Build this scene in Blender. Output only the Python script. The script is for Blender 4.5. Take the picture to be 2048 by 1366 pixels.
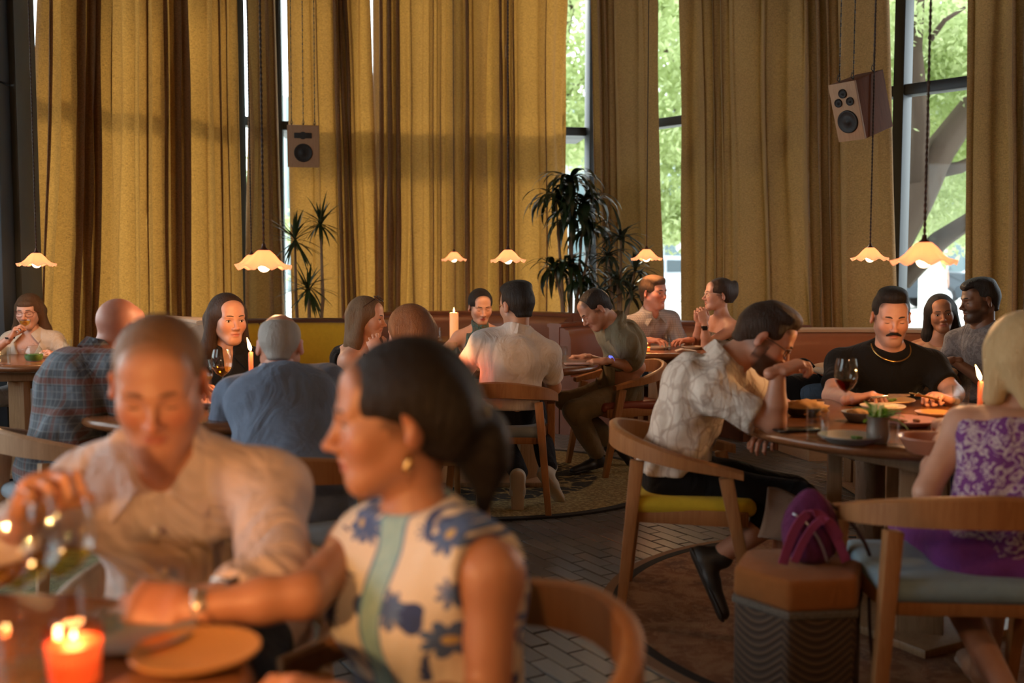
import bpy, bmesh, math, random
import numpy as np
from mathutils import Vector, Matrix
random.seed(7); rng = np.random.default_rng(7)
SC = bpy.context.scene
for _o in list(bpy.data.objects): bpy.data.objects.remove(_o)
COL = SC.collection
# ------------------------------------------------------------------ camera
CAM_Z, PITCH, FPX = 1.25, math.radians(3.74), 2048*35/36
cd = bpy.data.cameras.new('camera'); cam = bpy.data.objects.new('camera', cd); COL.objects.link(cam)
cd.lens = 35; cd.sensor_width = 36; cd.clip_start = 0.05; cd.clip_end = 300
cam.location = (0, 0, CAM_Z); cam.rotation_euler = (math.pi/2 - PITCH, 0, 0)
cd.dof.use_dof = True; cd.dof.focus_distance = 5.5; cd.dof.aperture_fstop = 1.9
SC.camera = cam
# ------------------------------------------------------------------ world, sun, exposure
w = bpy.data.worlds.new('world'); SC.world = w; w.use_nodes = True
bg = w.node_tree.nodes['Background']
bg.inputs[0].default_value = (0.93, 0.97, 1.0, 1); bg.inputs[1].default_value = 4.3
sd = bpy.data.lights.new('sun', 'SUN'); so = bpy.data.objects.new('sun', sd); COL.objects.link(so)
sd.energy = 2.9; sd.angle = math.radians(7); sd.color = (1.0, 0.88, 0.68)
so.rotation_euler = Vector((0.30, -0.80, -0.42)).to_track_quat('-Z', 'Y').to_euler()
SC.view_settings.view_transform = 'Standard'; SC.view_settings.look = 'None'
SC.view_settings.exposure = 0.22; SC.view_settings.gamma = 1.0
SC.view_settings.use_curve_mapping = False
SC.cycles.max_bounces = 8; SC.cycles.diffuse_bounces = 4; SC.cycles.transparent_max_bounces = 12
SC.cycles.sample_clamp_indirect = 4.0; SC.cycles.caustics_reflective = False; SC.cycles.caustics_refractive = False

def _ray(px, py):
    sx, sy = (px-1024)/FPX, (683-py)/FPX
    c, s = math.cos(PITCH), math.sin(PITCH)
    return Vector((sx, c + sy*s, -s + sy*c))
def P(px, py, Y):                      # world point seen at pixel (px,py) that stands Y metres away
    d = _ray(px, py); return Vector((0, 0, CAM_Z)) + d*(Y/d.y)
def G(px, py, z=0.0):                  # world point seen at (px,py) at height z
    d = _ray(px, py); return Vector((0, 0, CAM_Z)) + d*((z-CAM_Z)/d.z)
def V(*a): return Vector(a)
def fwd(a): a = math.radians(a); return Vector((math.sin(a), -math.cos(a), 0))   # 0 looks at the camera, +90 to the right

# ------------------------------------------------------------------ materials
MATS = {}
class NT:
    def __init__(s, name):
        s.m = bpy.data.materials.new(name); s.m.use_nodes = True
        s.t = s.m.node_tree; s.n = s.t.nodes; s.l = s.t.links
        s.b = s.n['Principled BSDF']; s.out = s.n['Material Output']
        s.tc = None
    def node(s, typ, **kw):
        n = s.n.new(typ)
        for k, v in kw.items():
            if k.startswith('i_'):
                n.inputs[k[2:].replace('_', ' ')].default_value = v
            else: setattr(n, k, v)
        return n
    def link(s, a, b): s.l.new(a, b)
    def coord(s, scale=(1, 1, 1), rot=(0, 0, 0), kind='Object'):
        if s.tc is None: s.tc = s.n.new('ShaderNodeTexCoord')
        mp = s.n.new('ShaderNodeMapping'); mp.inputs['Scale'].default_value = scale; mp.inputs['Rotation'].default_value = rot
        s.link(s.tc.outputs[kind], mp.inputs[0]); return mp.outputs[0]
    def noise(s, vec, scale=5, detail=3, rough=.5, dist=0.):
        n = s.n.new('ShaderNodeTexNoise'); s.link(vec, n.inputs['Vector'])
        n.inputs['Scale'].default_value = scale; n.inputs['Detail'].default_value = detail
        n.inputs['Roughness'].default_value = rough; n.inputs['Distortion'].default_value = dist
        return n.outputs['Fac']
    def ramp(s, fac, stops, interp='LINEAR'):
        n = s.n.new('ShaderNodeValToRGB'); n.color_ramp.interpolation = interp
        el = n.color_ramp.elements
        while len(el) < len(stops): el.new(.5)
        for e, (p, c) in zip(el, stops):
            e.position = p; e.color = (*c, 1) if len(c) == 3 else c
        s.link(fac, n.inputs[0]); return n.outputs[0]
    def mix(s, fac, a, b, mode='MIX'):
        n = s.n.new('ShaderNodeMix'); n.data_type = 'RGBA'; n.blend_type = mode
        for sock, v in ((n.inputs[0], fac), (n.inputs[6], a), (n.inputs[7], b)):
            if hasattr(v, 'is_output'): s.link(v, sock)
            elif isinstance(v, (int, float)): sock.default_value = v
            else: sock.default_value = (*v, 1) if len(v) == 3 else v
        return n.outputs[2]
    def math(s, op, a, b=0., c=0.):
        n = s.n.new('ShaderNodeMath'); n.operation = op
        for i, v in enumerate((a, b, c)):
            if hasattr(v, 'is_output'): s.link(v, n.inputs[i])
            else: n.inputs[i].default_value = v
        return n.outputs[0]
    def bump(s, h, strength=.3, dist=.01):
        n = s.n.new('ShaderNodeBump'); n.inputs['Strength'].default_value = strength; n.inputs['Distance'].default_value = dist
        s.link(h, n.inputs['Height']); s.link(n.outputs[0], s.b.inputs['Normal']); return n.outputs[0]
    def base(s, c):
        if hasattr(c, 'is_output'): s.link(c, s.b.inputs['Base Color'])
        else: s.b.inputs['Base Color'].default_value = (*c, 1)
    def set(s, **kw):
        for k, v in kw.items(): s.b.inputs[k.replace('_', ' ')].default_value = v
        return s
def plain(name, c, rough=.5, metal=0., var=.12, nscale=12, bump=.15, bdist=.004, **kw):
    if name in MATS: return MATS[name]
    t = NT(name); v = t.coord()
    f = t.noise(v, nscale, 4, .6)
    t.base(t.mix(f, tuple(x*(1-var) for x in c), tuple(min(1, x*(1+var)) for x in c)))
    t.set(Roughness=rough, Metallic=metal)
    if bump: t.bump(t.noise(v, nscale*9, 3), bump, bdist)
    for k, val in kw.items(): t.b.inputs[k.replace('_', ' ')].default_value = val
    MATS[name] = t.m; return t.m
def wood(name, c, c2, scale=1., rough=.42, axis=2):
    if name in MATS: return MATS[name]
    t = NT(name); sc = [14*scale]*3; sc[axis] = 1.2*scale
    f = t.noise(t.coord(tuple(sc)), 3.2, 5, .62, 1.4)
    g = t.noise(t.coord(tuple(x*5 for x in sc)), 3, 3)
    col = t.ramp(f, [(.25, c2), (.62, c)])
    t.base(t.mix(t.math('MULTIPLY', g, .35), col, tuple(x*.55 for x in c2)))
    t.set(Roughness=rough); t.b.inputs['Specular IOR Level'].default_value = .35; t.bump(g, .12, .002)
    MATS[name] = t.m; return t.m
def cloth(name, c, var=.14, fold=.5, rough=.9, weave=500, fscale=7., sheen=.06):
    if name in MATS: return MATS[name]
    t = NT(name); v = t.coord()
    f = t.noise(v, 30, 4, .6)
    t.base(t.mix(f, tuple(x*(1-var) for x in c), tuple(min(1, x*(1+var)) for x in c)))
    t.set(Roughness=rough); t.b.inputs['Sheen Weight'].default_value = sheen; t.b.inputs['Specular IOR Level'].default_value = .15
    clothbump(t, fold, weave, fscale)
    MATS[name] = t.m; return t.m
def clothbump(t, fold=.5, weave=500, fscale=7.):
    h1 = t.noise(t.coord((1, 1, .55), (.4, .2, 0)), fscale, 3, .5, 1.6)
    h2 = t.noise(t.coord(), weave, 1)
    t.bump(t.math('ADD', t.math('MULTIPLY', h1, fold), t.math('MULTIPLY', h2, .02)), .9, .05)
def emit(name, c, strength, base=None):
    if name in MATS: return MATS[name]
    t = NT(name); t.base(base or c); t.set(Roughness=.5)
    t.b.inputs['Emission Color'].default_value = (*c, 1); t.b.inputs['Emission Strength'].default_value = strength
    MATS[name] = t.m; return t.m
def glassmat(name, tint=(1, 1, 1), refl=.9, rough=0.02):
    if name in MATS: return MATS[name]
    t = NT(name); t.n.remove(t.b)
    tr = t.node('ShaderNodeBsdfTransparent'); tr.inputs[0].default_value = (*tint, 1)
    gl = t.node('ShaderNodeBsdfGlossy'); gl.inputs['Roughness'].default_value = rough
    lw = t.node('ShaderNodeLayerWeight'); lw.inputs['Blend'].default_value = .5
    fc = t.math('ADD', t.math('MULTIPLY', t.math('POWER', lw.outputs['Facing'], 4.), .55), .035)
    mx = t.node('ShaderNodeMixShader'); t.link(t.math('MULTIPLY', fc, refl), mx.inputs[0])
    t.link(tr.outputs[0], mx.inputs[1]); t.link(gl.outputs[0], mx.inputs[2]); t.link(mx.outputs[0], t.out.inputs[0])
    MATS[name] = t.m; return t.m
def translucent(name, c, amount=.5, var=.12, scale=(1, 1, 1), nscale=40, bump=.3, ctrans=None):
    if name in MATS: return MATS[name]
    t = NT(name); v = t.coord(scale)
    f = t.noise(v, nscale, 3, .7)
    def cc(c): return t.mix(f, tuple(x*(1-var) for x in c), tuple(min(1, x*(1+var)) for x in c))
    col = cc(c); t.base(col); t.set(Roughness=.85)
    tl = t.node('ShaderNodeBsdfTranslucent'); t.link(cc(ctrans) if ctrans else col, tl.inputs[0])
    if bump: t.bump(f, bump, .004)
    mx = t.node('ShaderNodeMixShader'); mx.inputs[0].default_value = amount
    t.link(t.b.outputs[0], mx.inputs[1]); t.link(tl.outputs[0], mx.inputs[2]); t.link(mx.outputs[0], t.out.inputs[0])
    MATS[name] = t.m; return t.m

# ------------------------------------------------------------------ objects
def link(o, parent=None, label=None, cat=None, group=None, kind=None):
    COL.objects.link(o)
    if parent is not None: o.parent = parent
    if label: o['label'] = label
    if cat: o['category'] = cat
    if group: o['group'] = group
    if kind: o['kind'] = kind
    return o
def thing(name, label, cat, loc=(0, 0, 0), rz=0., group=None):
    o = bpy.data.objects.new(name, None); o.location = loc; o.rotation_euler = (0, 0, rz); o.empty_display_size = .1
    return link(o, None, label, cat, group)
def mk(name, verts, faces, m, parent=None, smooth=True, **kw):
    me = bpy.data.meshes.new(name); me.from_pydata([tuple(v) for v in verts], [], faces)
    me.polygons.foreach_set('use_smooth', [smooth]*len(me.polygons)); me.update()
    for x in (m if isinstance(m, (list, tuple)) else [m]): me.materials.append(x)
    return link(bpy.data.objects.new(name, me), parent, **kw)
def obj_bm(name, bm, m, parent=None, smooth=False, angle=None, **kw):
    me = bpy.data.meshes.new(name); bmesh.ops.recalc_face_normals(bm, faces=bm.faces); bm.to_mesh(me); bm.free()
    me.polygons.foreach_set('use_smooth', [smooth]*len(me.polygons))
    if smooth and angle: me.set_sharp_from_angle(angle=math.radians(angle))
    for x in (m if isinstance(m, (list, tuple)) else [m]): me.materials.append(x)
    return link(bpy.data.objects.new(name, me), parent, **kw)
def bm_box(bm, c, s, rz=0., bev=0., mtx=None, seg=2):
    r = bmesh.ops.create_cube(bm, size=1)
    M = Matrix.Translation(Vector(c)) @ Matrix.Rotation(rz, 4, 'Z') @ Matrix.Diagonal((*s, 1))
    if mtx is not None: M = mtx @ M
    bmesh.ops.transform(bm, matrix=M, verts=r['verts'])
    if bev:
        ed = list({e for v in r['verts'] for e in v.link_edges})
        bmesh.ops.bevel(bm, geom=ed, offset=bev, segments=seg, affect='EDGES', profile=.5)
def box(name, c, s, m, parent=None, rz=0., bev=.004, seg=2, **kw):
    bm = bmesh.new(); bm_box(bm, c, s, rz, bev, seg=seg); return obj_bm(name, bm, m, parent, smooth=bool(bev), angle=40, **kw)
def bar_mesh(a, b, wa, wb=None, ha=None, hb=None, side=None):
    """tapered four-sided bar from a to b; w along side, h across"""
    a, b = Vector(a), Vector(b); d = (b-a).normalized()
    s = Vector(side) if side is not None else Vector((1, 0, 0))
    s = (s - d*s.dot(d)).normalized(); t = d.cross(s)
    hb = hb or ha or wb or wa; wb = wb or wa; ha = ha or wa
    vs = [p + s*(sx*ww/2) + t*(tx*hh/2) for p, ww, hh in ((a, wa, ha), (b, wb, hb)) for sx, tx in ((-1, -1), (1, -1), (1, 1), (-1, 1))]
    return vs, [(3, 2, 1, 0), (4, 5, 6, 7), (0, 1, 5, 4), (1, 2, 6, 5), (2, 3, 7, 6), (3, 0, 4, 7)]
def bar(name, a, b, wa, m, parent=None, wb=None, ha=None, hb=None, side=None, bev=.004, **kw):
    vs, fs = bar_mesh(a, b, wa, wb, ha, hb, side)
    bm = bmesh.new(); bv = [bm.verts.new(v) for v in vs]
    for f in fs: bm.faces.new([bv[i] for i in f])
    if bev: bmesh.ops.bevel(bm, geom=list(bm.edges), offset=bev, segments=2, affect='EDGES', profile=.5)
    return obj_bm(name, bm, m, parent, smooth=True, angle=40, **kw)
def tube_mesh(pts, rad, n=8, caps=True, ref=None):
    pts = [Vector(p) for p in pts]
    if not hasattr(rad, '__len__'): rad = [rad]*len(pts)
    vs, fs = [], []; nrm = Vector(ref) if ref is not None else None
    for i, p in enumerate(pts):
        d = (pts[min(i+1, len(pts)-1)] - pts[max(i-1, 0)]).normalized()
        if nrm is None: nrm = d.orthogonal()
        nrm = (nrm - d*nrm.dot(d)).normalized(); bn = d.cross(nrm)
        for k in range(n):
            t = 2*math.pi*k/n; vs.append(p + (nrm*math.cos(t) + bn*math.sin(t))*rad[i])
    for i in range(len(pts)-1):
        for k in range(n):
            fs.append((i*n+k, i*n+(k+1) % n, (i+1)*n+(k+1) % n, (i+1)*n+k))
    if caps: fs += [tuple(range(n))[::-1], tuple((len(pts)-1)*n+k for k in range(n))]
    return vs, fs
def tube(name, pts, rad, m, parent=None, n=8, **kw):
    return mk(name, *tube_mesh(pts, rad, n), m, parent, **kw)
def lathe_mesh(prof, n=32, c=(0, 0, 0), closed=False):
    vs, fs = [], []; c = Vector(c); k = len(prof)
    for i in range(n):
        t = 2*math.pi*i/n
        for r, z in prof: vs.append(c + Vector((r*math.cos(t), r*math.sin(t), z)))
    for i in range(n):
        j = (i+1) % n
        for q in range(k-1 + (1 if closed else 0)):
            q2 = (q+1) % k
            f = [i*k+q, j*k+q, j*k+q2, i*k+q2]
            fs.append(tuple(f))
    return vs, fs
def lathe(name, prof, m, parent=None, c=(0, 0, 0), n=32, sharp=50, **kw):
    vs, fs = lathe_mesh(prof, n, c)
    bm = bmesh.new(); bv = [bm.verts.new(v) for v in vs]
    for f in fs:
        try: bm.faces.new([bv[i] for i in f])
        except ValueError: pass
    bmesh.ops.remove_doubles(bm, verts=bm.verts, dist=1e-5)
    return obj_bm(name, bm, m, parent, smooth=True, angle=sharp, **kw)
def join_meshes(parts):
    vs, fs = [], []
    for v, f in parts:
        o = len(vs); vs += list(v); fs += [tuple(i+o for i in q) for q in f]
    return vs, fs
# ================================================================== the room
ZT = 2.72                                   # height of the window transoms
CEIL = 4.9
M_frame = plain('window frame dark metal', (.022, .026, .03), .45, .3, bump=.05)
M_plaster = plain('warm plaster', (.44, .26, .14), .85)
M_ceil = plain('dark ceiling plaster', (.26, .15, .085), .9)
M_pane = glassmat('window glass', (.93, .97, .97), .3)
def xy(v): return Vector((v[0], v[1]))
def isect(a, b, c, d):
    r, s = b-a, d-c; t = ((c-a).x*s.y - (c-a).y*s.x)/(r.x*s.y - r.y*s.x); return a + r*t
_l1, _l2 = xy(G(65, 178, ZT)), xy(G(485, 244, ZT))
_c1, _c2 = xy(G(575, 250, ZT)), xy(G(1160, 262, ZT))
_r1, _r2 = xy(G(1340, 242, ZT)), xy(G(1810, 178, ZT))
def on_line(px, py, A, B):                  # plan point and height where the ray through (px,py) meets the vertical plane over AB
    d = _ray(px, py); q = isect(Vector((0, 0)), Vector((d.x, d.y)), A, B)
    return q, CAM_Z + d.z*(q.y/d.y)
CL, CR = on_line(556, 300, _c1, _c2)[0], on_line(1184, 300, _c1, _c2)[0]
LE = _l1 + (_l1-CL).normalized()*.9
RE = _r2 + (_r2-CR).normalized()*2.3
def v3(p, z): return Vector((p.x, p.y, z))
_cen = Vector((-.3, 3.))
def inward(A, B):
    n = (B-A).normalized(); n = Vector((-n.y, n.x))
    return n if n.dot(_cen-(A+B)/2) > 0 else -n
def winwall(idx, A, B, mull_px, name, extra=()):
    root = bpy.data.objects.new('window_%d' % idx, None); root.location = v3(A, 0)
    link(root, kind='structure'); o = root.location
    dr = (B-A).normalized(); L = (B-A).length; side = v3(dr, 0); nin = inward(A, B)
    pos = sorted([0., L] + [(on_line(p, 400, A, B)[0]-A).dot(dr) for p in mull_px])
    def pt(t, z, off=0.): return v3(A + dr*t - nin*.09 + nin*off, z) - o
    for t in pos: bar('mullion', pt(t, .3), pt(t, CEIL), .085, M_frame, root, ha=.16, side=side)
    for z, h in ((.36, .12), (ZT, .085), (CEIL-.08, .16)):
        bar('transom', pt(0, z), pt(L, z), h, M_frame, root, ha=.13, side=(0, 0, 1))
    for a, b in zip(pos[:-1], pos[1:]):
        for z0, z1 in ((.42, ZT-.04), (ZT+.04, CEIL-.16)):
            bar('pane', pt(a+.04, (z0+z1)/2), pt(b-.04, (z0+z1)/2), z1-z0, M_pane, root, ha=.012, side=(0, 0, 1), bev=0)
    mid = (A+B)/2 - nin*.1
    box('wall_%s' % name, (mid.x, mid.y, .15), (L, .18, .3), M_plaster, rz=math.atan2(dr.y, dr.x), kind='structure')
def shadow_fin(A, B, depth):                 # unseen metal fin added outside the transom to cast the curtain's shadow band
    n = inward(A, B); m_ = (A+B)/2 - n*(.17+depth/2); d = (B-A).normalized()
    box('trim_9', (m_.x, m_.y, ZT), ((B-A).length, depth, .05), M_frame, rz=math.atan2(d.y, d.x), kind='structure')
winwall(1, LE, CL, (488,), 'left')
winwall(2, CL, CR, (900,), 'back')
winwall(3, CR, RE, (1790,), 'right')
shadow_fin(CL, CR, .62)
for i, c in enumerate((CL, CR)):            # heavy corner posts between the three window walls
    q = c + (_cen-c).normalized()*.0
    box('trim_%d' % (i+1), (q.x, q.y, CEIL/2), (.10 if i else .05, .10 if i else .05, CEIL), M_frame, rz=.35, kind='structure')
# dark column at the far left
M_col = plain('blue grey column panel', (.045, .055, .068), .38, .2, bump=.04)
cpos = P(22, 300, 7.0)
col = thing('column', 'tall dark blue grey panelled column at the far left of the windows', 'column', (cpos.x-.262, cpos.y, 0))
_zs = P(22, 172, 7.0).z
for z0, z1 in ((0, _zs-.004), (_zs+.004, CEIL)):
    box('panel', (0, 0, (z0+z1)/2), (.56, .4, z1-z0), M_col, col, bev=.01)
box('panel', (.303, .12, CEIL/2), (.046, .3, CEIL), plain('grey green column edge', (.085, .10, .10), .4, .2), col, bev=.006)
# the rest of the room, out of view: side walls, back wall, ceiling; daylight comes in through a side window
def slab(name, x0, x1, y0, y1, z0, z1, m): return box(name, ((x0+x1)/2, (y0+y1)/2, (z0+z1)/2), (x1-x0, y1-y0, z1-z0), m, bev=0, kind='structure')
slab('ceiling', -6, 7, -3.5, 11.5, CEIL, CEIL+.15, M_ceil)
slab('wall_front', -6, 7, -3.65, -3.5, 0, CEIL, M_plaster)
XR = RE.x+.02
slab('wall_far_right', XR, XR+.15, -3.5, RE.y+.05, 0, CEIL, M_plaster)
XL = LE.x-.02
for nm, y0, y1, z0, z1 in (('a', -3.5, -.2, 0, CEIL), ('b', -.2, 6.2, 0, 1.0), ('c', -.2, 6.2, 3.0, CEIL), ('d', 6.2, LE.y+.05, 0, CEIL)):
    slab('wall_far_left', XL-.15, XL, y0, y1, z0, z1, M_plaster)
w4 = bpy.data.objects.new('window_4', None); w4.location = (XL-.08, 3.0, 0); link(w4, kind='structure')
for k in range(3): box('pane', (0, -2.134+2.134*k, 2.0), (.012, 2.04, 2.0), M_pane, w4, bev=0)
for k in range(4): box('mullion', (0, -3.2+2.134*k, 2.0), (.1, .09, 2.0), M_frame, w4)

# ------------------------------------------------------------------ floor of end-laid paving blocks
t = NT('floor joint mortar'); v = t.coord(); t.base(t.mix(t.noise(v, 6), (.045, .042, .04), (.08, .075, .07))); t.set(Roughness=.8); M_mortar = t.m
def paver(name, c):
    t = NT(name); v = t.coord((1, 1, 1), (0, 0, .5), 'Generated')
    g = t.noise(t.coord((3, 40, 3), (0, 0, 0)), 4, 4, .6)
    oi = t.node('ShaderNodeObjectInfo')
    col = t.mix(g, tuple(x*.7 for x in c), tuple(x*1.2 for x in c))
    col = t.mix(t.math('MULTIPLY', oi.outputs['Random'], .5), col, tuple(x*.55 for x in c))
    t.base(col); t.set(Roughness=.36); t.bump(g, .25, .003); return t.m
M_pave = [paver('dark grey paving block', (.125, .125, .127)), paver('mid grey paving block', (.15, .15, .15))]
fl = slab('floor', -6, 7, -3.5, 11.5, -.1, -.006, M_mortar)
fo = fl.location.copy()
RUGS = [(-.13, 6.1, 1.08), (1.47, 3.6, 1.11), (-1.2, 4.05, 1.05)]
BL, BW = .215, .075
ud = Vector((.51, -.86)).normalized(); vd = Vector((-ud.y, ud.x))
bm = bmesh.new(); bm_box(bm, (0, 0, -.0055), (BL-.006, BW-.006, .011), 0, .0025, seg=1)
bme = bpy.data.meshes.new('paving_block'); bm.to_mesh(bme); bm.free(); bme.materials.append(M_pave[0])
bme2 = bme.copy(); bme2.materials[0] = M_pave[1]
cells = []
for j in range(-70, 70):
    for i in range(-40, 40):
        c = Vector((0, 4.5)) + ud*((i + .5*(j % 2))*BL) + vd*(j*BW)
        if not (-3.6 < c.x < 4 and 1.6 < c.y < 8.6): continue
        if any((c-Vector(r[:2])).length < r[2]-.16 for r in RUGS): continue
        z = CAM_Z/ c.y; px = 1024 + FPX*c.x/c.y; py = 553 + FPX*z
        if not (-60 < px < 2110 and py < 1430): continue
        vis = (1000 < px < 1330 and 1035 < py < 1400) or (1300 < px < 1480 and 1000 < py < 1130) or (100 < px < 290 and 1000 < py < 1110) or (1540 < px < 1760 and 900 < py < 1090)
        cells.append((0 if vis else 1, c.y, c))
cells.sort(key=lambda q: q[:2])
for k, (_, _, c) in enumerate(cells[:300]):
    o = bpy.data.objects.new('paving_block', bme if random.random() < .5 else bme2)
    o.location = (c.x-fo.x*0, c.y, random.uniform(-.0012, .0012)); o.rotation_euler = (random.uniform(-.006, .006), random.uniform(-.004, .004), math.atan2(ud.y, ud.x))
    link(o, fl); o.matrix_parent_inverse = Matrix.Identity(4)
vs, fs = [], []
tv = [tuple(v.co) for v in bme.vertices]; tf = [tuple(p.vertices) for p in bme.polygons]
ca, sa = ud.x, ud.y
for _, _, c in cells[300:]:
    o = len(vs); dz = random.uniform(-.001, .001)
    vs += [(c.x + x*ca - y*sa, c.y + x*sa + y*ca, z+dz) for x, y, z in tv]; fs += [tuple(i+o for i in f) for f in tf]
mk('paving_blocks', vs, fs, M_pave[0], fl, smooth=False, kind='stuff')
M_under = None

# ------------------------------------------------------------------ curtains
def curtain_mat(name, c, amount, ct):
    t = NT(name)
    a = t.noise(t.coord((15, 15, 70)), 3, 3, .75)                     # slubby weave
    b = t.noise(t.coord((80, 80, 30)), 2.4, 2, .6)
    n = t.math('ADD', t.math('MULTIPLY', a, .6), t.math('MULTIPLY', b, .4))
    def cc(c, v): return t.ramp(n, [(.34, tuple(x*(1-v) for x in c)), (.66, tuple(min(1, x*(1+v)) for x in c))])
    t.base(cc(c, .38)); t.set(Roughness=.92); t.b.inputs['Sheen Weight'].default_value = .15
    bn = t.bump(n, .5, .006)
    tl = t.node('ShaderNodeBsdfTranslucent'); t.link(cc(ct, .5), tl.inputs[0]); t.link(bn, tl.inputs[1])
    mx = t.node('ShaderNodeMixShader'); mx.inputs[0].default_value = amount
    t.link(t.b.outputs[0], mx.inputs[1]); t.link(tl.outputs[0], mx.inputs[2]); t.link(mx.outputs[0], t.out.inputs[0]); return t.m
M_cur = curtain_mat('ochre woven curtain', (.26, .134, .048), .30, (.52, .25, .05))
M_cur2 = curtain_mat('shaded olive tan curtain', (.29, .165, .068), .09, (.40, .23, .06))  # duller copy of the curtain cloth, missing backlight built into the material
def curtain(label, A, B, x0, x1, seed, m, folds=None, amp=.065, off=.26, y0=0, y1=640, taper=0):
    """x0, x1: (pixel x at the top of the frame, pixel x low down) of the two side edges"""
    n = inward(A, B); A2, B2 = A+n*off, B+n*off
    def edge(x):
        (q0, z0), (q1, z1) = on_line(x[0], y0, A2, B2), on_line(x[1], y1, A2, B2)
        return lambda z: q1 + (q0-q1)*((z-z1)/(z0-z1))
    e0, e1 = edge(x0), edge(x1); r = np.random.default_rng(seed)
    W = (e1(2.)-e0(2.)).length; nf = folds or max(2, W/.2)
    ph = r.uniform(0, 6.28, 8); k = max(16, int(nf*16)); rows = 36
    vs, fs = [], []; mid = (e0(1.)+e1(1.))/2; org = v3(mid, 0)
    for j in range(rows+1):
        z = .03 + (CEIL-.15-.03)*j/rows
        a, b = e0(z), e1(z); d = (b-a).normalized()
        for i in range(k+1):
            u = i/k
            q = nf*u + .55*math.sin(2*math.pi*u*nf*.23+ph[0]) + .35*math.sin(2*math.pi*u*nf*.41+ph[1]) + .05*math.sin(z*1.1+ph[2]+5*u) + .04*math.sin(z*2.3+9*u+ph[6])
            f = 2*math.pi*q
            am = amp*(.65 + .35*math.sin(2*math.pi*u*nf*.17+ph[3]))*(1-.14*math.sin(z*.9+ph[4]))
            w_ = am*(math.sin(f) + .28*math.sin(2*f+.8) + .12*math.sin(3.1*f+ph[5]))
            lat = .5*am*math.sin(2*f+.4)
            if 0 < i < k: p = a + (b-a)*u + d*lat + n*w_
            else: p = a + (b-a)*u + n*w_
            vs.append(v3(p, z)-org)
    for j in range(rows):
        for i in range(k):
            s = j*(k+1)+i; fs.append((s, s+1, s+k+2, s+k+1))
    root = thing('curtain', label, 'curtain', org)
    mk('curtain_panel', vs, fs, m, root)
    # rail with gliders at the ceiling
    top = CEIL-.12
    bar('curtain_rail', v3(e0(top), top)-org, v3(e1(top), top)-org, .03, M_frame, root, ha=.03, side=(0, 0, 1))
    return root
curtain('wide golden backlit curtain nearest the dark column on the left', LE, CL, (82, 70), (470, 484), 1, M_cur, 11, .08, .28)
curtain('narrow shaded brown curtain between the two bright slits', LE, CL, (497, 497), (553, 572), 2, M_cur2, 3, .05, .2)
curtain('golden curtain behind the small square loudspeaker', CL, CR, (573, 583), (740, 764), 3, M_cur, 6.5, .065, .24)
curtain('wide golden curtain with a dark shadow band in the middle', CL, CR, (749, 752), (1136, 1134), 4, M_cur, 12.5, .075, .24)
curtain('tan curtain behind the leafy corner plants', CR, RE, (1190, 1199), (1314, 1328), 5, M_cur2, 4, .06, .24)
curtain('wide olive tan curtain with deep folds in the right half', CR, RE, (1368, 1371), (1774, 1790), 6, M_cur2, 9, .085, .26)
curtain('tan curtain at the right edge behind the man in grey', CR, RE, (1936, 1930), (2150, 2150), 8, M_cur2, 4.2, .075, .26)
# ================================================================== outside the windows
M_pavt = plain('pale pavement', (.62, .61, .58), .9)
slab('ground', -60, 60, 11.7, 75, .05, .3, M_pavt)
M_bark = plain('tree bark', (.085, .055, .035), .9, nscale=25, bump=.6, bdist=.02)
M_leaf = translucent('tree leaf green', (.36, .42, .22), .55, .3, nscale=3, bump=0, ctrans=(.62, .70, .36))
def tree(label, base, branches, clusters, seed, leaf=.11, per=260):
    r = np.random.default_rng(seed); base = Vector(base)
    root = thing('street_tree', label, 'tree', base)
    mk('trunk', *join_meshes([tube_mesh([Vector(p)-base for p in pts], rad, 8) for pts, rad in branches]), M_bark, root)
    vs, fs = [], []
    for c, s in clusters:
        c = np.array(c)-np.array(base)
        pts = c + r.normal(0, 1, (per, 3))*np.array(s)*.5
        a = r.normal(0, 1, (per, 3)); a /= np.linalg.norm(a, axis=1)[:, None]
        b = np.cross(a, r.normal(0, 1, (per, 3))); b /= np.linalg.norm(b, axis=1)[:, None]
        l = leaf*r.uniform(.6, 1.3, (per, 1))
        for q, aa, bb in zip(pts, a*l, b*l*.45):
            o = len(vs); vs += [q-aa, q+bb-aa*.1, q+aa, q-bb-aa*.1]; fs.append((o, o+1, o+2, o+3))
    mk('foliage', [tuple(v) for v in vs], fs, M_leaf, root, smooth=False, kind='stuff')
def clus(px0, px1, py0, py1, Y0, Y1, n, s, seed):
    r = random.Random(seed); out = []
    for _ in range(n):
        q = P(r.uniform(px0, px1), r.uniform(py0, py1), r.uniform(Y0, Y1)); k = s*r.uniform(.7, 1.4); out.append((q, (k, k, k*.7)))
    return out
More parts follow.
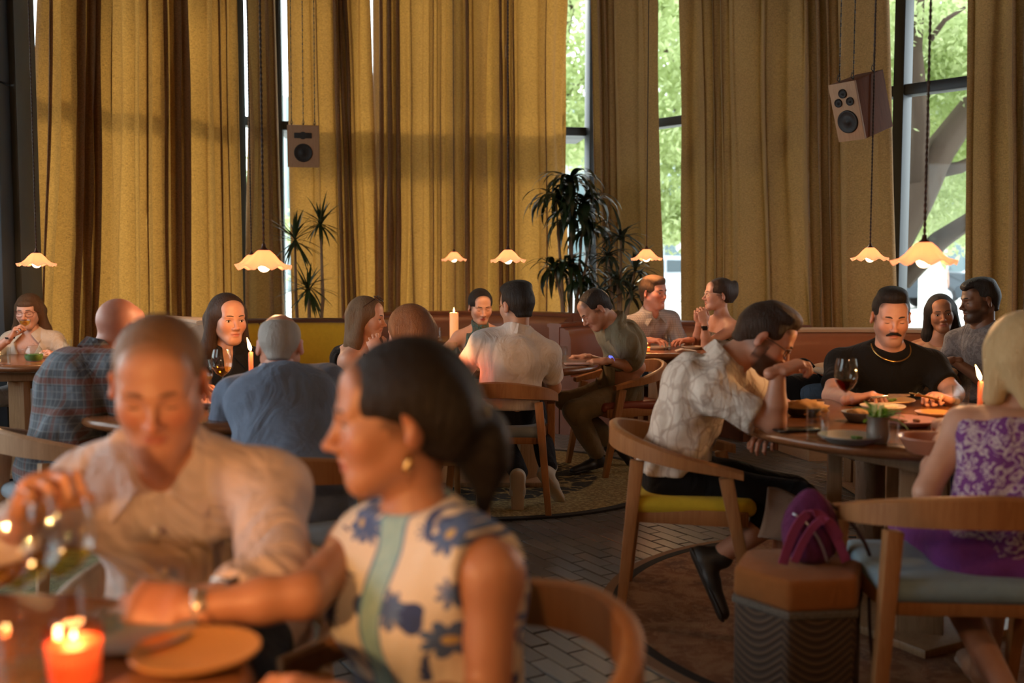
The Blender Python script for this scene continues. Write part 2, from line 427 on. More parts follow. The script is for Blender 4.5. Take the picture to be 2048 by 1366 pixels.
# big tree outside the right-hand window
B = lambda *a: [P(*q) for q in a]
tree('large leafy tree with a leaning forked trunk outside the right window', P(1700, 600, 13),
     [(B((1700, 600, 13), (1760, 520, 13), (1830, 400, 13), (1880, 300, 13), (1960, 190, 13.4), (2040, 60, 13.6)), [.34, .28, .24, .2, .15, .08]),
      (B((1830, 400, 13), (1840, 250, 12.8), (1826, 100, 12.8), (1835, -40, 12.6)), [.14, .13, .12, .1]),
      (B((1865, 345, 13), (1920, 335, 13), (1990, 300, 13)), [.09, .08, .06]),
      (B((1800, 560, 13), (1880, 480, 13), (1940, 440, 12.6), (2010, 380, 12.5)), [.16, .13, .1, .08]),
      (B((1860, 80, 12.5), (1890, 40, 12.4), (1930, 15, 12.4)), [.04, .03, .02])],
     clus(1760, 2010, -60, 180, 12.6, 16, 30, .6, 1) + clus(1780, 2000, 150, 470, 13.6, 17, 34, .6, 2) + clus(1640, 1790, 0, 480, 13, 15, 8, .7, 3) + clus(1990, 2200, -40, 400, 12.5, 15, 10, .7, 13), 3, .06, 420)
tree('pale leafy tree seen through the narrow window gap beside the corner plants', P(1420, 560, 19),
     [(B((1420, 560, 19), (1415, 400, 19), (1400, 200, 19), (1370, 80, 19)), [.22, .2, .15, .1]),
      (B((1408, 300, 19), (1350, 215, 19), (1290, 190, 18.6)), [.09, .06, .04]), (B((1402, 200, 19), (1340, 110, 19), (1280, 60, 19)), [.08, .05, .03])],
     clus(1260, 1420, -60, 260, 17, 20, 44, .6, 4) + clus(1270, 1400, 270, 470, 17.5, 20, 22, .45, 5), 5, .075, 300)
tree('sparse pale green tree outside the corner between the curtains', P(1060, 560, 21),
     [(B((1060, 560, 21), (1080, 350, 21), (1110, 150, 21), (1150, -40, 21)), [.22, .19, .15, .1]), (B((1095, 260, 21), (1150, 170, 21), (1200, 140, 21)), [.08, .05, .03])],
     clus(1090, 1215, -60, 330, 20, 22, 34, .6, 6), 7, .08, 240)
tree('distant green tree outside the bright slit at the left', P(440, 632, 24),
     [(B((440, 640, 24), (450, 420, 24), (470, 330, 24)), [.2, .17, .1])], clus(440, 540, 330, 560, 23, 25, 14, .6, 8), 9, .11, 260)
# office block across the street
M_facade = plain('grey facade panel', (.36, .42, .42), .6); M_fglass = plain('dark facade glass', (.10, .15, .16), .15)
fb = thing('office_block', 'pale grey glass fronted building across the street', 'building', (12, 62, .3))
box('wall', (0, 3, 6), (52, 6, 12), M_facade, fb, bev=0)
for i in range(18):
    for k in range(3):
        box('window', (-24.5 + i*2.9, -.05, 2.0 + 3.6*k), (2.3, .1, 2.7), M_fglass, fb, bev=0)
    box('pilaster', (-26 + i*2.9, -.2, 6), (.35, .4, 12), M_facade, fb, bev=0)
pc = P(1869, 400, 16)
po = thing('concrete_pillar', 'slim white pillar standing behind the big tree outside', 'pillar', (pc.x, pc.y, .3))
box('shaft', (0, 0, 2.55), (.32, .32, 5.1), plain('white pillar paint', (.85, .86, .85), .6), po)
box('base', (0, 0, .06), (.44, .44, .12), plain('white pillar paint', (.85, .86, .85), .6), po)
# street sign (round disc on a post) and bollard near the parked car
sg = P(1372, 500, 33); st = thing('street_sign', 'white round street sign on a post behind the silver car', 'sign', (sg.x, sg.y, .3))
M_wht = plain('white enamel', (.85, .87, .88), .4)
tube('post', [(0, 0, 0), (0, 0, 2.3)], .035, plain('galvanised post', (.4, .42, .42), .4, .6), st)
mk('disc', *tube_mesh([(0, -.05, 2.0), (0, -.03, 2.0)], .36, 24), M_wht, st, smooth=False)
# cars
M_tyre = plain('tyre rubber', (.02, .02, .022), .8); M_rim = plain('alloy rim', (.55, .56, .58), .3, .8)
M_cglass = plain('car window glass', (.03, .05, .06), .08); M_lamp = plain('red tail lamp', (.5, .03, .03), .3)
def car(label, loc, rz, paint, L=4.6, H=1.68, suv=True):
    root = thing('parked_car', label, 'car', loc, rz)
    x0, x1 = -L/2, L/2
    side = [(x0, .35), (x0+.02, .78), (x0+.22, 1.0), (x0+1.25, 1.08), (x0+1.95, H-.06), (x0+2.5, H), (x1-.85, H-.03), (x1-.42, 1.12), (x1-.06, 1.0), (x1, .6), (x1-.05, .32)]
    if not suv: side[6] = (x1-1.5, H-.05); side[7] = (x1-.9, 1.08)
    vs, fs = [], []; n = len(side)
    for y, sh in ((-.9, 0), (-.84, 1), (.84, 1), (.9, 0)):
        for x, z in side:
            k = .0 if z < 1.0 else .12*(z-1.0)/(H-1.0)
            yy = (-1 if y < 0 else 1)*(.92-k - (.03 if sh else 0))
            vs.append((x, yy if abs(y) > .86 else yy*.96, z + (.035 if sh else 0)))
    for r in range(3):
        for i in range(n): fs.append((r*n+i, r*n+(i+1) % n, (r+1)*n+(i+1) % n, (r+1)*n+i))
    fs += [tuple(range(n))[::-1], tuple(3*n+i for i in range(n))]
    mk('car_body', vs, fs, paint, root, smooth=False)
    for sy in (-1, 1):
        for a, b, c, d in (((x0+1.35, 1.1), (x0+1.98, H-.13), (x0+2.45, H-.11), (x0+2.45, 1.1)), ((x0+2.53, 1.1), (x0+2.53, H-.11), (x1-.95, H-.13), (x1-.62, 1.14))):
            q = [(p[0], sy*(.935-.12*(p[1]-1.)/(H-1.)), p[1]) for p in (a, b, c, d)]; q2 = [(x, y-sy*.02, z) for x, y, z in q]
            mk('side_window', q+q2, [(0, 1, 2, 3), (7, 6, 5, 4), (0, 4, 5, 1), (1, 5, 6, 2), (2, 6, 7, 3), (3, 7, 4, 0)], M_cglass, root, smooth=False)
        for wx in (x0+.85, x1-.9):
            wh = mk('wheel', *tube_mesh([(wx, sy*.72, .35), (wx, sy*.95, .35)], .35, 24), M_tyre, root, smooth=False)
            mk('rim', *tube_mesh([(wx, sy*.93, .35), (wx, sy*.965, .35)], .23, 20), M_rim, wh, smooth=False)
    for sy in (-.7, .7): box('tail_lamp', (x1-.03, sy, .9), (.1, .3, .22), M_lamp, root)
    return root
q = P(1345, 590, 38); car('silver estate car parked outside beside the narrow window gap', (q.x-.6, q.y, .3), 0, plain('silver car paint', (.42, .47, .52), .25, .5))
q = P(1835, 570, 30); car('dark car parked outside behind the pedestrians', (q.x-.9, q.y, .3), 0, plain('dark car paint', (.03, .04, .05), .2, .4), 4.4, 1.5, False)
q = P(1930, 560, 36); car('white car parked outside at the right window edge', (q.x+1.2, q.y, .3), 0, plain('white car paint', (.6, .62, .63), .25, .2), 4.4, 1.5, False)
# ================================================================== furniture
TZ = .73
M_oak = wood('pale oak chair wood', (.40, .185, .07), (.29, .12, .042))
M_oakp = wood('bleached oak chair wood', (.48, .31, .19), (.36, .22, .13))
M_table = wood('reddish table wood', (.26, .105, .042), (.16, .058, .024), .6, .25, axis=0)
M_tleg = wood('oak table leg', (.36, .22, .12), (.25, .14, .07))
M_leather = plain('brown leather', (.17, .062, .032), .38, bump=.25, nscale=20)
M_leath2 = plain('cognac leather', (.27, .095, .042), .38, bump=.25, nscale=20)
M_gold = cloth('mustard velvet', (.42, .27, .02), fold=.1)
M_yel = cloth('yellow wool', (.55, .40, .03), fold=.1)
M_blue = cloth('pale blue wool', (.23, .34, .42), fold=.1)
M_grey = cloth('blue grey wool', (.24, .29, .34), fold=.1)
M_light = wood('pale ash rail', (.62, .46, .33), (.5, .35, .24), axis=0)
def rug(label, x, y, r, kind):
    t = NT('rug %s' % kind); v = t.coord()
    if kind == 'gold':
        n = t.node('ShaderNodeTexVoronoi', feature='DISTANCE_TO_EDGE'); n.inputs['Scale'].default_value = 5.5
        wv = t.node('ShaderNodeVectorMath', operation='ADD'); nn = t.node('ShaderNodeTexNoise'); nn.inputs['Scale'].default_value = 7; t.link(v, nn.inputs['Vector'])
        t.link(v, wv.inputs[0]); sc = t.node('ShaderNodeVectorMath', operation='SCALE'); t.link(nn.outputs['Color'], sc.inputs[0]); sc.inputs['Scale'].default_value = .28; t.link(sc.outputs[0], wv.inputs[1]); t.link(wv.outputs[0], n.inputs['Vector'])
        ln = t.node('ShaderNodeVectorMath', operation='LENGTH'); t.link(v, ln.inputs[0])
        inner = t.ramp(t.math('ADD', ln.outputs['Value'], t.math('MULTIPLY', t.noise(v, 4), .12)), [(.70, (1, 1, 1)), (.72, (0, 0, 0))])
        pat = t.ramp(n.outputs['Distance'], [(.03, (1, 1, 1)), (.065, (0, 0, 0))])
        spk = t.ramp(t.noise(v, 60, 3), [(.45, (.22, .15, .055)), (.62, (.40, .31, .13))])
        col = t.mix(t.math('MULTIPLY', inner, t.math('SUBTRACT', 1., pat)), spk, (.018, .016, .014))
        vine = t.ramp(t.noise(v, 14, 2, .5, 2.), [(.55, (0, 0, 0)), (.6, (1, 1, 1))])
        col = t.mix(t.math('MULTIPLY', vine, .35), col, (.10, .075, .03))
    else:
        base = {'rust': ((.19, .085, .04), (.30, .18, .10), (.12, .055, .035)), 'olive': ((.16, .15, .07), (.24, .22, .11), (.10, .09, .05))}[kind]
        n1 = t.noise(v, 5, 4, .65, 1.2); n2 = t.noise(v, 26, 3, .6, 1.)
        col = t.ramp(n1, [(.3, base[2]), (.5, base[0]), (.68, base[1])])
        col = t.mix(t.ramp(n2, [(.5, (0, 0, 0)), (.6, (.6, .6, .6))]), col, base[1])
    t.base(col); t.set(Roughness=.95); t.bump(t.noise(v, 220, 2), .5, .01)
    root = thing('round_rug', label, 'rug', (x, y, 0))
    lathe('rug_field', [(0, .0), (0, .011), (r-.05, .011), (r-.05, .0)], t.m, root, n=96)
    lathe('rug_border', [(r-.05, 0), (r-.05, .012), (r-.012, .012), (r-.012, 0)] if kind == 'rust' else [(r-.05, 0), (r-.05, .012), (r, .012), (r, 0)], plain('black rug binding', (.012, .011, .012), .95), root, n=96)
    if kind == 'rust': lathe('rug_edge', [(r-.012, 0), (r-.012, .010), (r+.03, .008), (r+.03, 0)], plain('tan rug binding', (.20, .12, .07), .95), root, n=96)
    return root
rug('gold rug with black floral medallion under the middle table', *RUGS[0], 'gold')
rug('rust and tan rug with black border under the right table', *RUGS[1], 'rust')
rug('olive green rug under the left table', *RUGS[2], 'olive')

def table(label, x, y, r, legs='cross', top=M_table, rz=0., z=TZ):
    root = thing('round_table', label, 'table', (x, y, 0), rz)
    h = .05
    lathe('table_top', [(0, z-h), (r-.06, z-h), (r-.02, z-h+.008), (r-.003, z-h*.6), (r, z-h*.4), (r-.008, z-.006), (r-.02, z-.001), (r-.035, z), (0, z)], top, root, n=72, sharp=60)
    for k in range(4):
        a = math.pi/4 + k*math.pi/2; q = r*.42
        box('leg', (q*math.cos(a), q*math.sin(a), (z-h)/2+.015), (.05, .15, z-h-.03), M_tleg, root, rz=a, bev=.006)
    box('base_plate', (0, 0, .025), (r*1.0, r*1.0, .03), M_tleg, root, rz=0, bev=.006)
    box('apron', (0, 0, z-h-.035), (r*.95, r*.95, .07), M_tleg, root, bev=.006)
    return root
T_mid = (-.11, 6.12, .66); T_right = (1.47, 3.6, .66); T_left = (-1.18, 4.02, .55); T_fg = (-.80, 1.15, .48)
T_tea = (-2.95, 6.35, .55); T_far = (1.16, 7.2, .5); T_bench = (2.15, 5.75, .4); T_booth = (-.46, 8.35, .42)
table('large round wooden table in the middle of the room on the gold rug', *T_mid)
table('round wooden table full of plates on the rust rug', *T_right, rz=.5)
table('round wooden table with wine glasses behind the man in the pale shirt', *T_left)
table('dark wooden table in the foreground with the amber plate', *T_fg)
table('oak table with the glass teapot at the far left', *T_tea, rz=.3)
table('wooden booth table between the far couple by the window gap', *T_far, rz=.2)
table('small round table with a pale edge by the long leather bench', *T_bench, top=wood('pale ash table', (.5, .36, .24), (.4, .27, .17)))
table('booth table with the pillar candle at the back', *T_booth)

def chair(label, x, y, a, seat, wd=M_oak, back=.71, rr=.285):
    root = thing('dining_chair', label, 'chair', (x, y, 0), math.radians(a))      # local -Y is the front
    # curved back and arm rail
    vs, fs = [], []; N = 34
    for i in range(N+1):
        u = i/N*2-1; th = u*math.radians(118)
        ex = abs(u)**1.6
        cx, cy = rr*1.02*math.sin(th), rr*.98*math.cos(th)
        if abs(u) > .76:      # arms run straight forward
            k = (abs(u)-.76)/.24; th0 = math.copysign(math.radians(118*.76), u)
            cx, cy = rr*1.02*math.sin(th0)*(1-.02*k), rr*.98*math.cos(th0) - k*.19
            nx, ny = math.copysign(1, u), 0
        else: nx, ny = math.sin(th), math.cos(th)
        zt = back - .13*ex; hh = .088*(1-ex*.62); tk = .026*(1+.35*ex)
        for s, zz in ((-1, zt-hh), (1, zt-hh+.006), (1, zt-.008), (.2, zt), (-.6, zt), (-1, zt-.006)):
            vs.append((cx+nx*s*tk/2*1.2, cy+ny*s*tk/2*1.2, zz))
    for i in range(N):
        for k in range(6): fs.append((i*6+k, (i+1)*6+k, (i+1)*6+(k+1) % 6, i*6+(k+1) % 6))
    fs += [tuple(range(6)), tuple(N*6+k for k in range(6))[::-1]]
    bm = bmesh.new(); bv = [bm.verts.new(v) for v in vs]
    for f in fs: bm.faces.new([bv[i] for i in f])
    obj_bm('back_rail', bm, wd, root, smooth=True, angle=45)
    for sx in (-1, 1):
        bar('leg', (sx*.268, .235, 0), (sx*.212, .178, back-.115), .032, wd, root, wb=.044, ha=.032, hb=.05)          # rear
        bar('leg', (sx*.268, -.245, 0), (sx*.268, -.13, back-.155), .032, wd, root, wb=.044, ha=.032, hb=.05)       # front
    for ya, w_ in ((.175, .40), (-.2, .47)):
        box('seat_rail', (0, ya, .40), (w_, .024, .055), wd, root)
    for sx in (-1, 1):
        bar('seat_rail', (sx*.235, -.2, .40), (sx*.21, .175, .40), .024, wd, root, ha=.055, side=(1, 0, 0))
    # cushion
    bm = bmesh.new(); bm_box(bm, (0, -.02, .435), (.47, .44, .064), 0, .03, seg=4); obj_bm('seat', bm, seat, root, smooth=True)
    return root
chair('oak chair with blue grey seat under the man in the white shirt', -.06, 5.36, 176, M_grey)
chair('oak chair with red leather seat under the man in the olive shirt', .70, 6.42, -68, plain('red leather', (.20, .04, .022), .35, bump=.2))
chair('oak chair with yellow seat under the man in the leaf print shirt', .66, 3.70, 80, M_yel)
chair('oak chair with pale blue seat under the woman in the purple dress', 1.21, 2.70, 176, M_blue, M_oak)
chair('bleached oak chair under the bald man in the plaid shirt', -1.66, 3.74, 135, M_grey, M_oakp)
chair('oak chair under the grey haired man in the blue shirt', -.70, 3.22, -172, M_grey)
chair('bleached oak chair under the auburn haired woman', -.40, 4.74, -172, M_grey, M_oakp)
chair('blurred oak chair around the woman in the floral top', -.10, 1.52, -62, M_grey, M_oak, .72, .29)
chair('bleached oak chair under the man in the pale shirt', -.66, 2.06, 4, M_grey, M_oakp, .66)
chair('oak chair under the woman with sunglasses on her hair', -1.0, 5.9, 112, M_grey)

# ---------------- booths: curved leather banquettes
def booth(label, x, y, r, a0, a1, zt, m, mi, cap, seat=True, z0=0.):
    """a0..a1 in degrees, direction of the wall of the booth seen from its centre"""
    root = thing('booth', label, 'booth seat', (x, y, 0)); N = max(8, int(abs(a1-a0)/6))
    def ring(name, prof, m, a0=a0, a1=a1, N=N):
        vs, fs = [], []; k = len(prof)
        for i in range(N+1):
            t_ = math.radians(a0 + (a1-a0)*i/N)
            for rr, zz in prof: vs.append((rr*math.cos(t_), rr*math.sin(t_), zz))
        for i in range(N):
            for q in range(k): fs.append((i*k+q, (i+1)*k+q, (i+1)*k+(q+1) % k, i*k+(q+1) % k))
        fs += [tuple(range(k))[::-1], tuple(N*k+q for q in range(k))]
        bm = bmesh.new(); bv = [bm.verts.new(v) for v in vs]
        for f in fs: bm.faces.new([bv[i] for i in f])
        return obj_bm(name, bm, m, root, smooth=True, angle=40)
    ring('shell', [(r, 0), (r+.09, 0), (r+.09, zt-.03), (r, zt-.03)], m)
    ring('top_cap', [(r-.015, zt-.03), (r+.105, zt-.03), (r+.11, zt-.01), (r+.09, zt), (r, zt), (r-.02, zt-.01)], cap)
    n = max(2, round(abs(a1-a0)/42)); st = (a1-a0)/n
    for i in range(n):
        g = .5
        ring('back_cushion', [(r-.10, .46), (r-.002, .46), (r-.002, zt-.04), (r-.03, zt-.035), (r-.075, zt-.06), (r-.1, zt-.12)], mi, a0+i*st+g, a0+(i+1)*st-g, 8)
        ring('seat_cushion', [(r-.5, .36), (r-.01, .36), (r-.01, .46), (r-.46, .46), (r-.5, .44)], mi if not seat else m, a0+i*st+g, a0+(i+1)*st-g, 8)
    ring('plinth', [(r-.44, 0), (r-.01, 0), (r-.01, .36), (r-.44, .36)], cap)
M_dleather = plain('dark walnut leather', (.075, .032, .022), .4, bump=.2)
booth('curved booth with mustard back cushions behind the grey haired man', -1.62, 7.35, 1.0, 72, 165, .90, M_dleather, M_gold, M_dleather)
booth('curved dark brown leather booth around the pillar candle', -.35, 8.3, .95, 22, 182, .93, M_leather, M_leather, M_leather)
booth('curved brown leather booth behind the far couple', 1.22, 7.35, .98, 12, 150, .88, M_leather, M_leather, M_leather)
booth('long cognac leather bench with a pale wooden top rail at the right', 2.35, 5.2, 1.95, 8, 103, .88, M_leath2, M_leath2, M_light)
booth('pale booth back behind the woman drinking tea', -3.0, 6.4, .95, 10, 72, .96, plain('pale leather', (.42, .33, .26), .5), plain('pale leather', (.42, .33, .26), .5), M_light)

# ---------------- hexagonal pouf
oc = P(1597, 1150, 2.72)
ot = thing('pouf', 'hexagonal pouf with orange velvet lid and scalloped sides', 'pouf', (oc.x, oc.y, 0), .12)
t = NT('scallop weave fabric'); v = t.coord()
sep = t.node('ShaderNodeSeparateXYZ'); t.link(v, sep.inputs[0])
ang = t.math('MULTIPLY', t.math('ARCTAN2', sep.outputs['Y'], sep.outputs['X']), 6/math.pi*1.5)
arc = t.math('ABSOLUTE', t.math('SINE', t.math('MULTIPLY', ang, 1.)))
zz = t.math('ADD', t.math('MULTIPLY', sep.outputs['Z'], 46.), t.math('MULTIPLY', arc, 2.6))
st_ = t.math('SINE', t.math('MULTIPLY', zz, 6.283))
t.base(t.mix(t.ramp(st_, [(.35, (0, 0, 0)), (.7, (1, 1, 1))]), (.045, .027, .018), (.11, .068, .042)))
t.set(Roughness=.85); t.bump(st_, .4, .003); M_scal = t.m
HZ = .455; R6 = .185
def hexp(name, r0, r1, z0, z1, m, bev=.012):
    bm = bmesh.new()
    lo = [bm.verts.new((r0*math.cos(k*math.pi/3), r0*math.sin(k*math.pi/3), z0)) for k in range(6)]
    hi = [bm.verts.new((r1*math.cos(k*math.pi/3), r1*math.sin(k*math.pi/3), z1)) for k in range(6)]
    bm.faces.new(lo[::-1]); bm.faces.new(hi)
    for k in range(6): bm.faces.new((lo[k], lo[(k+1) % 6], hi[(k+1) % 6], hi[k]))
    bmesh.ops.bevel(bm, geom=list(bm.edges), offset=bev, segments=3, affect='EDGES', profile=.5)
    obj_bm(name, bm, m, ot, smooth=True, angle=40)
hexp('body', R6, R6, .02, HZ-.10, M_scal); hexp('lid', R6+.004, R6+.002, HZ-.085, HZ, cloth('orange velvet', (.26, .095, .025), fold=.15, sheen=.08), .016)
hexp('braid_trim', R6+.006, R6+.006, HZ-.103, HZ-.082, plain('checked braid', (.10, .085, .07), .8, var=.9, nscale=160), .004)
hexp('foot_ring', R6-.015, R6-.015, 0, .025, M_dleather, .004)
# bag lying on it
bg_ = thing('handbag', 'small purple and pink quilted handbag with a strap on the pouf', 'bag', (oc.x+.03, oc.y-.0, HZ))
bm = bmesh.new(); bmesh.ops.create_uvsphere(bm, u_segments=20, v_segments=14, radius=1)
for v_ in bm.verts:
    x, y, z = v_.co; k = 1 - .5*max(0, z)
    v_.co = (.078*math.copysign(abs(x)**.8, x)*k, .055*math.copysign(abs(y)**.8, y)*k, .105 + .105*math.copysign(abs(z)**.7, z))
obj_bm('bag_body', bm, cloth('plum bag fabric', (.10, .02, .075), .6, fold=.7), bg_, smooth=True)
M_pinks = cloth('pink webbing', (.26, .05, .13), fold=.1)
def ribbon(name, pts, w_, m, parent, th=.004, side=(1, 0, 0)):
    vs, fs = [], []; s = Vector(side)
    for i, p in enumerate(pts):
        p = Vector(p); d = (Vector(pts[min(i+1, len(pts)-1)])-Vector(pts[max(0, i-1)])).normalized()
        n = d.cross(s).normalized(); q = n.cross(d).normalized()
        for a, b in ((-1, -1), (1, -1), (1, 1), (-1, 1)): vs.append(p + q*(a*w_/2) + n*(b*th/2))
    for i in range(len(pts)-1):
        for k in range(4): fs.append((i*4+k, i*4+(k+1) % 4, i*4+4+(k+1) % 4, i*4+4+k))
    fs += [(3, 2, 1, 0), tuple(len(pts)*4-4+k for k in range(4))]
    return mk(name, vs, fs, m, parent, smooth=False)
def arc3(a, b, c, n=12):       # quadratic curve
    a, b, c = Vector(a), Vector(b), Vector(c)
    return [(a*(1-u)**2 + b*2*u*(1-u) + c*u*u) for u in [i/n for i in range(n+1)]]
ribbon('strap', arc3((-.085, -.04, .01), (-.03, -.085, .30), (.085, -.05, .02)), .026, M_pinks, bg_)
ribbon('strap', arc3((-.06, -.06, .02), (.0, -.10, .22), (.06, -.065, .09)), .022, M_pinks, bg_)
tube('zip', arc3((-.06, -.04, .15), (0, -.075, .12), (.03, -.06, .02)), .004, plain('silver zip', (.5, .5, .55), .3, .9), bg_, 6)
tube('shoulder_cord', arc3((.02, 0, .19), (.22, .02, .06), (.19, .06, -.12), 14) + arc3((.19, .06, -.12), (.19, .05, -.36), (.26, .06, -.43), 8)[1:], .005, plain('dark cord', (.04, .02, .03), .8), bg_, 6)

# ---------------- pendant lamps
M_shade = None
def shade_mat():
    t = NT('peach glass lampshade'); t.base((.7, .36, .18)); t.set(Roughness=.3)
    tl = t.node('ShaderNodeBsdfTranslucent'); tl.inputs[0].default_value = (.95, .47, .25, 1)
    em = t.node('ShaderNodeEmission'); em.inputs[0].default_value = (1, .50, .25, 1); em.inputs[1].default_value = .5
    mx = t.node('ShaderNodeMixShader'); mx.inputs[0].default_value = .75
    ad = t.node('ShaderNodeAddShader')
    t.link(t.b.outputs[0], mx.inputs[1]); t.link(tl.outputs[0], mx.inputs[2]); t.link(mx.outputs[0], ad.inputs[0]); t.link(em.outputs[0], ad.inputs[1]); t.link(ad.outputs[0], t.out.inputs[0]); return t.m
M_shade = shade_mat(); M_bulb = emit('warm bulb', (1, .62, .30), 9.)
M_cord = plain('twisted brown flex', (.05, .03, .022), .8); M_cap = plain('dark bronze lamp cap', (.10, .045, .03), .4, .6)
def pendant(label, px, py, Y, watts=26, D=.225, group=None):
    c = P(px, py, Y); root = thing('pendant_lamp', label, 'lamp', c)      # origin: middle of the shade
    R = D/2; n = 48; prof = [(.016, .048), (.026, .044), (.045, .026), (.062, .004), (.082, -.014), (.100, -.022), (R, -.026)]
    vs, fs = [], []; k = len(prof)
    for i in range(n):
        t_ = 2*math.pi*i/n
        for j, (r, z) in enumerate(prof):
            f = (j/(k-1))**2; w_ = math.cos(9*t_)
            vs.append(((r*(1+.035*f*w_))*math.cos(t_), (r*(1+.035*f*w_))*math.sin(t_), z + .009*f*w_))
    for i in range(n):
        for j in range(k-1): fs.append((i*k+j, ((i+1) % n)*k+j, ((i+1) % n)*k+j+1, i*k+j+1))
    sh = mk('lamp_shade', vs, fs, M_shade, root)
    sm = sh.modifiers.new('thick', 'SOLIDIFY'); sm.thickness = .003
    lathe('lamp_cap', [(0, .078), (.007, .076), (.010, .06), (.020, .052), (.022, .046), (0, .046)], M_cap, root, n=16)
    bm = bmesh.new(); bmesh.ops.create_uvsphere(bm, u_segments=16, v_segments=12, radius=.027, matrix=Matrix.Translation((0, 0, -.016))); obj_bm('bulb', bm, M_bulb, root, smooth=True)
    H = CEIL - c.z
    pts = []; nn = int(H/.012) if Y < 5 else 2
    tube('cord', [(0, 0, .07), (0, 0, H)], .0035, M_cord, root, 6)
    if Y < 7: 
        vs2, fs2 = join_meshes([tube_mesh([(.0032*math.cos(q*1.1+p), .0032*math.sin(q*1.1+p), .07+q*.008) for q in range(int((H-.07)/.008))], .0028, 4) for p in (0, math.pi)])
        mk('flex_twist', vs2, fs2, M_cord, root)
    lathe('ceiling_rose', [(0, H), (.05, H), (.05, H-.02), (0, H-.03)], M_cap, root, n=20)
    ld = bpy.data.lights.new('bulb_light', 'POINT'); ld.energy = watts; ld.color = (1, .52, .22); ld.shadow_soft_size = .034
    lo = bpy.data.objects.new('bulb_light', ld); lo.location = (0, 0, -.018); COL.objects.link(lo); lo.parent = root
    return root
pendant('frilled glass pendant lamp over the tea table at the far left', 73, 522, 6.15)
pendant('frilled glass pendant lamp half hidden behind a nearer one', 503, 524, 6.9)
pendant('large frilled glass pendant lamp in front of the dark haired woman', 528, 524, 4.2)
pendant('smallest frilled glass pendant lamp over the pillar candle', 908, 515, 9.0, 6)
pendant('frilled glass pendant lamp over the middle table', 1016, 515, 6.4)
pendant('frilled glass pendant lamp beside the corner plants', 1293, 512, 7.3)
pendant('frilled glass pendant lamp in front of the tan curtain folds', 1740, 511, 6.2)
pendant('biggest frilled glass pendant lamp above the black T shirt man', 1848, 512, 3.6)
# ================================================================== sculpting by signed distance fields
f32 = np.float32
def A3(v): return np.array([float(v[0]), float(v[1]), float(v[2])])
class Prim:
    def __init__(s, fn, lo, hi, k=.02, op='u'): s.fn, s.lo, s.hi, s.k, s.op = fn, lo, hi, k, op
def cone(a, b, ra, rb=None, k=.02, op='u', w=None, ws=1., e=0.):
    a, b = A3(a), A3(b); rb = ra if rb is None else rb; ra += e; rb += e
    ab = b-a; L = max(float(ab@ab), 1e-9)
    if w is not None: w = A3(w); w = w/np.linalg.norm(w)
    def fn(X, Y, Z):
        x, y, z = X-a[0], Y-a[1], Z-a[2]
        t = np.clip((x*ab[0]+y*ab[1]+z*ab[2])/L, 0, 1)
        x, y, z = x-t*ab[0], y-t*ab[1], z-t*ab[2]
        if w is not None:
            c = (x*w[0]+y*w[1]+z*w[2])*(1-1/ws); x, y, z = x-c*w[0], y-c*w[1], z-c*w[2]
        return np.sqrt(x*x+y*y+z*z) - (ra+t*(rb-ra))
    m = max(ra, rb)*max(ws, 1)
    return Prim(fn, np.minimum(a, b)-m, np.maximum(a, b)+m, k, op)
def ell(c, r, k=.02, op='u', R=None, e=0.):
    c = A3(c); r = np.array(r, float)+e
    def fn(X, Y, Z):
        x, y, z = X-c[0], Y-c[1], Z-c[2]
        if R is not None:
            x, y, z = (R[0][0]*x+R[0][1]*y+R[0][2]*z, R[1][0]*x+R[1][1]*y+R[1][2]*z, R[2][0]*x+R[2][1]*y+R[2][2]*z)
        k0 = np.sqrt((x/r[0])**2+(y/r[1])**2+(z/r[2])**2)
        k1 = np.sqrt((x/r[0]**2)**2+(y/r[1]**2)**2+(z/r[2]**2)**2)+1e-9
        return k0*(k0-1)/k1
    m = r.max() if R is not None else r
    return Prim(fn, c-m, c+m, k, op)
def cut(pt, n, k=.004, lo=None, hi=None):          # removes everything on the side n points to
    pt, n = A3(pt), A3(n); n = n/np.linalg.norm(n)
    def fn(X, Y, Z): return (X-pt[0])*n[0]+(Y-pt[1])*n[1]+(Z-pt[2])*n[2]
    return Prim(fn, lo, hi, k, 'c')
def warp(amp, freq, seed=0):                       # soft folds
    r = np.random.default_rng(seed); ks = r.normal(0, 1, (4, 3))*freq; ks[:, 2] *= .6; ph = r.uniform(0, 6.28, 4)
    def fn(X, Y, Z):
        s = 0
        for (a, b, c), p in zip(ks, ph): s = s + np.sin(a*X+b*Y+c*Z+p+1.3*np.sin(.6*(b*X-a*Y+c*Z)+p))
        return amp*s/2
    return Prim(fn, None, None, 0, 'w')
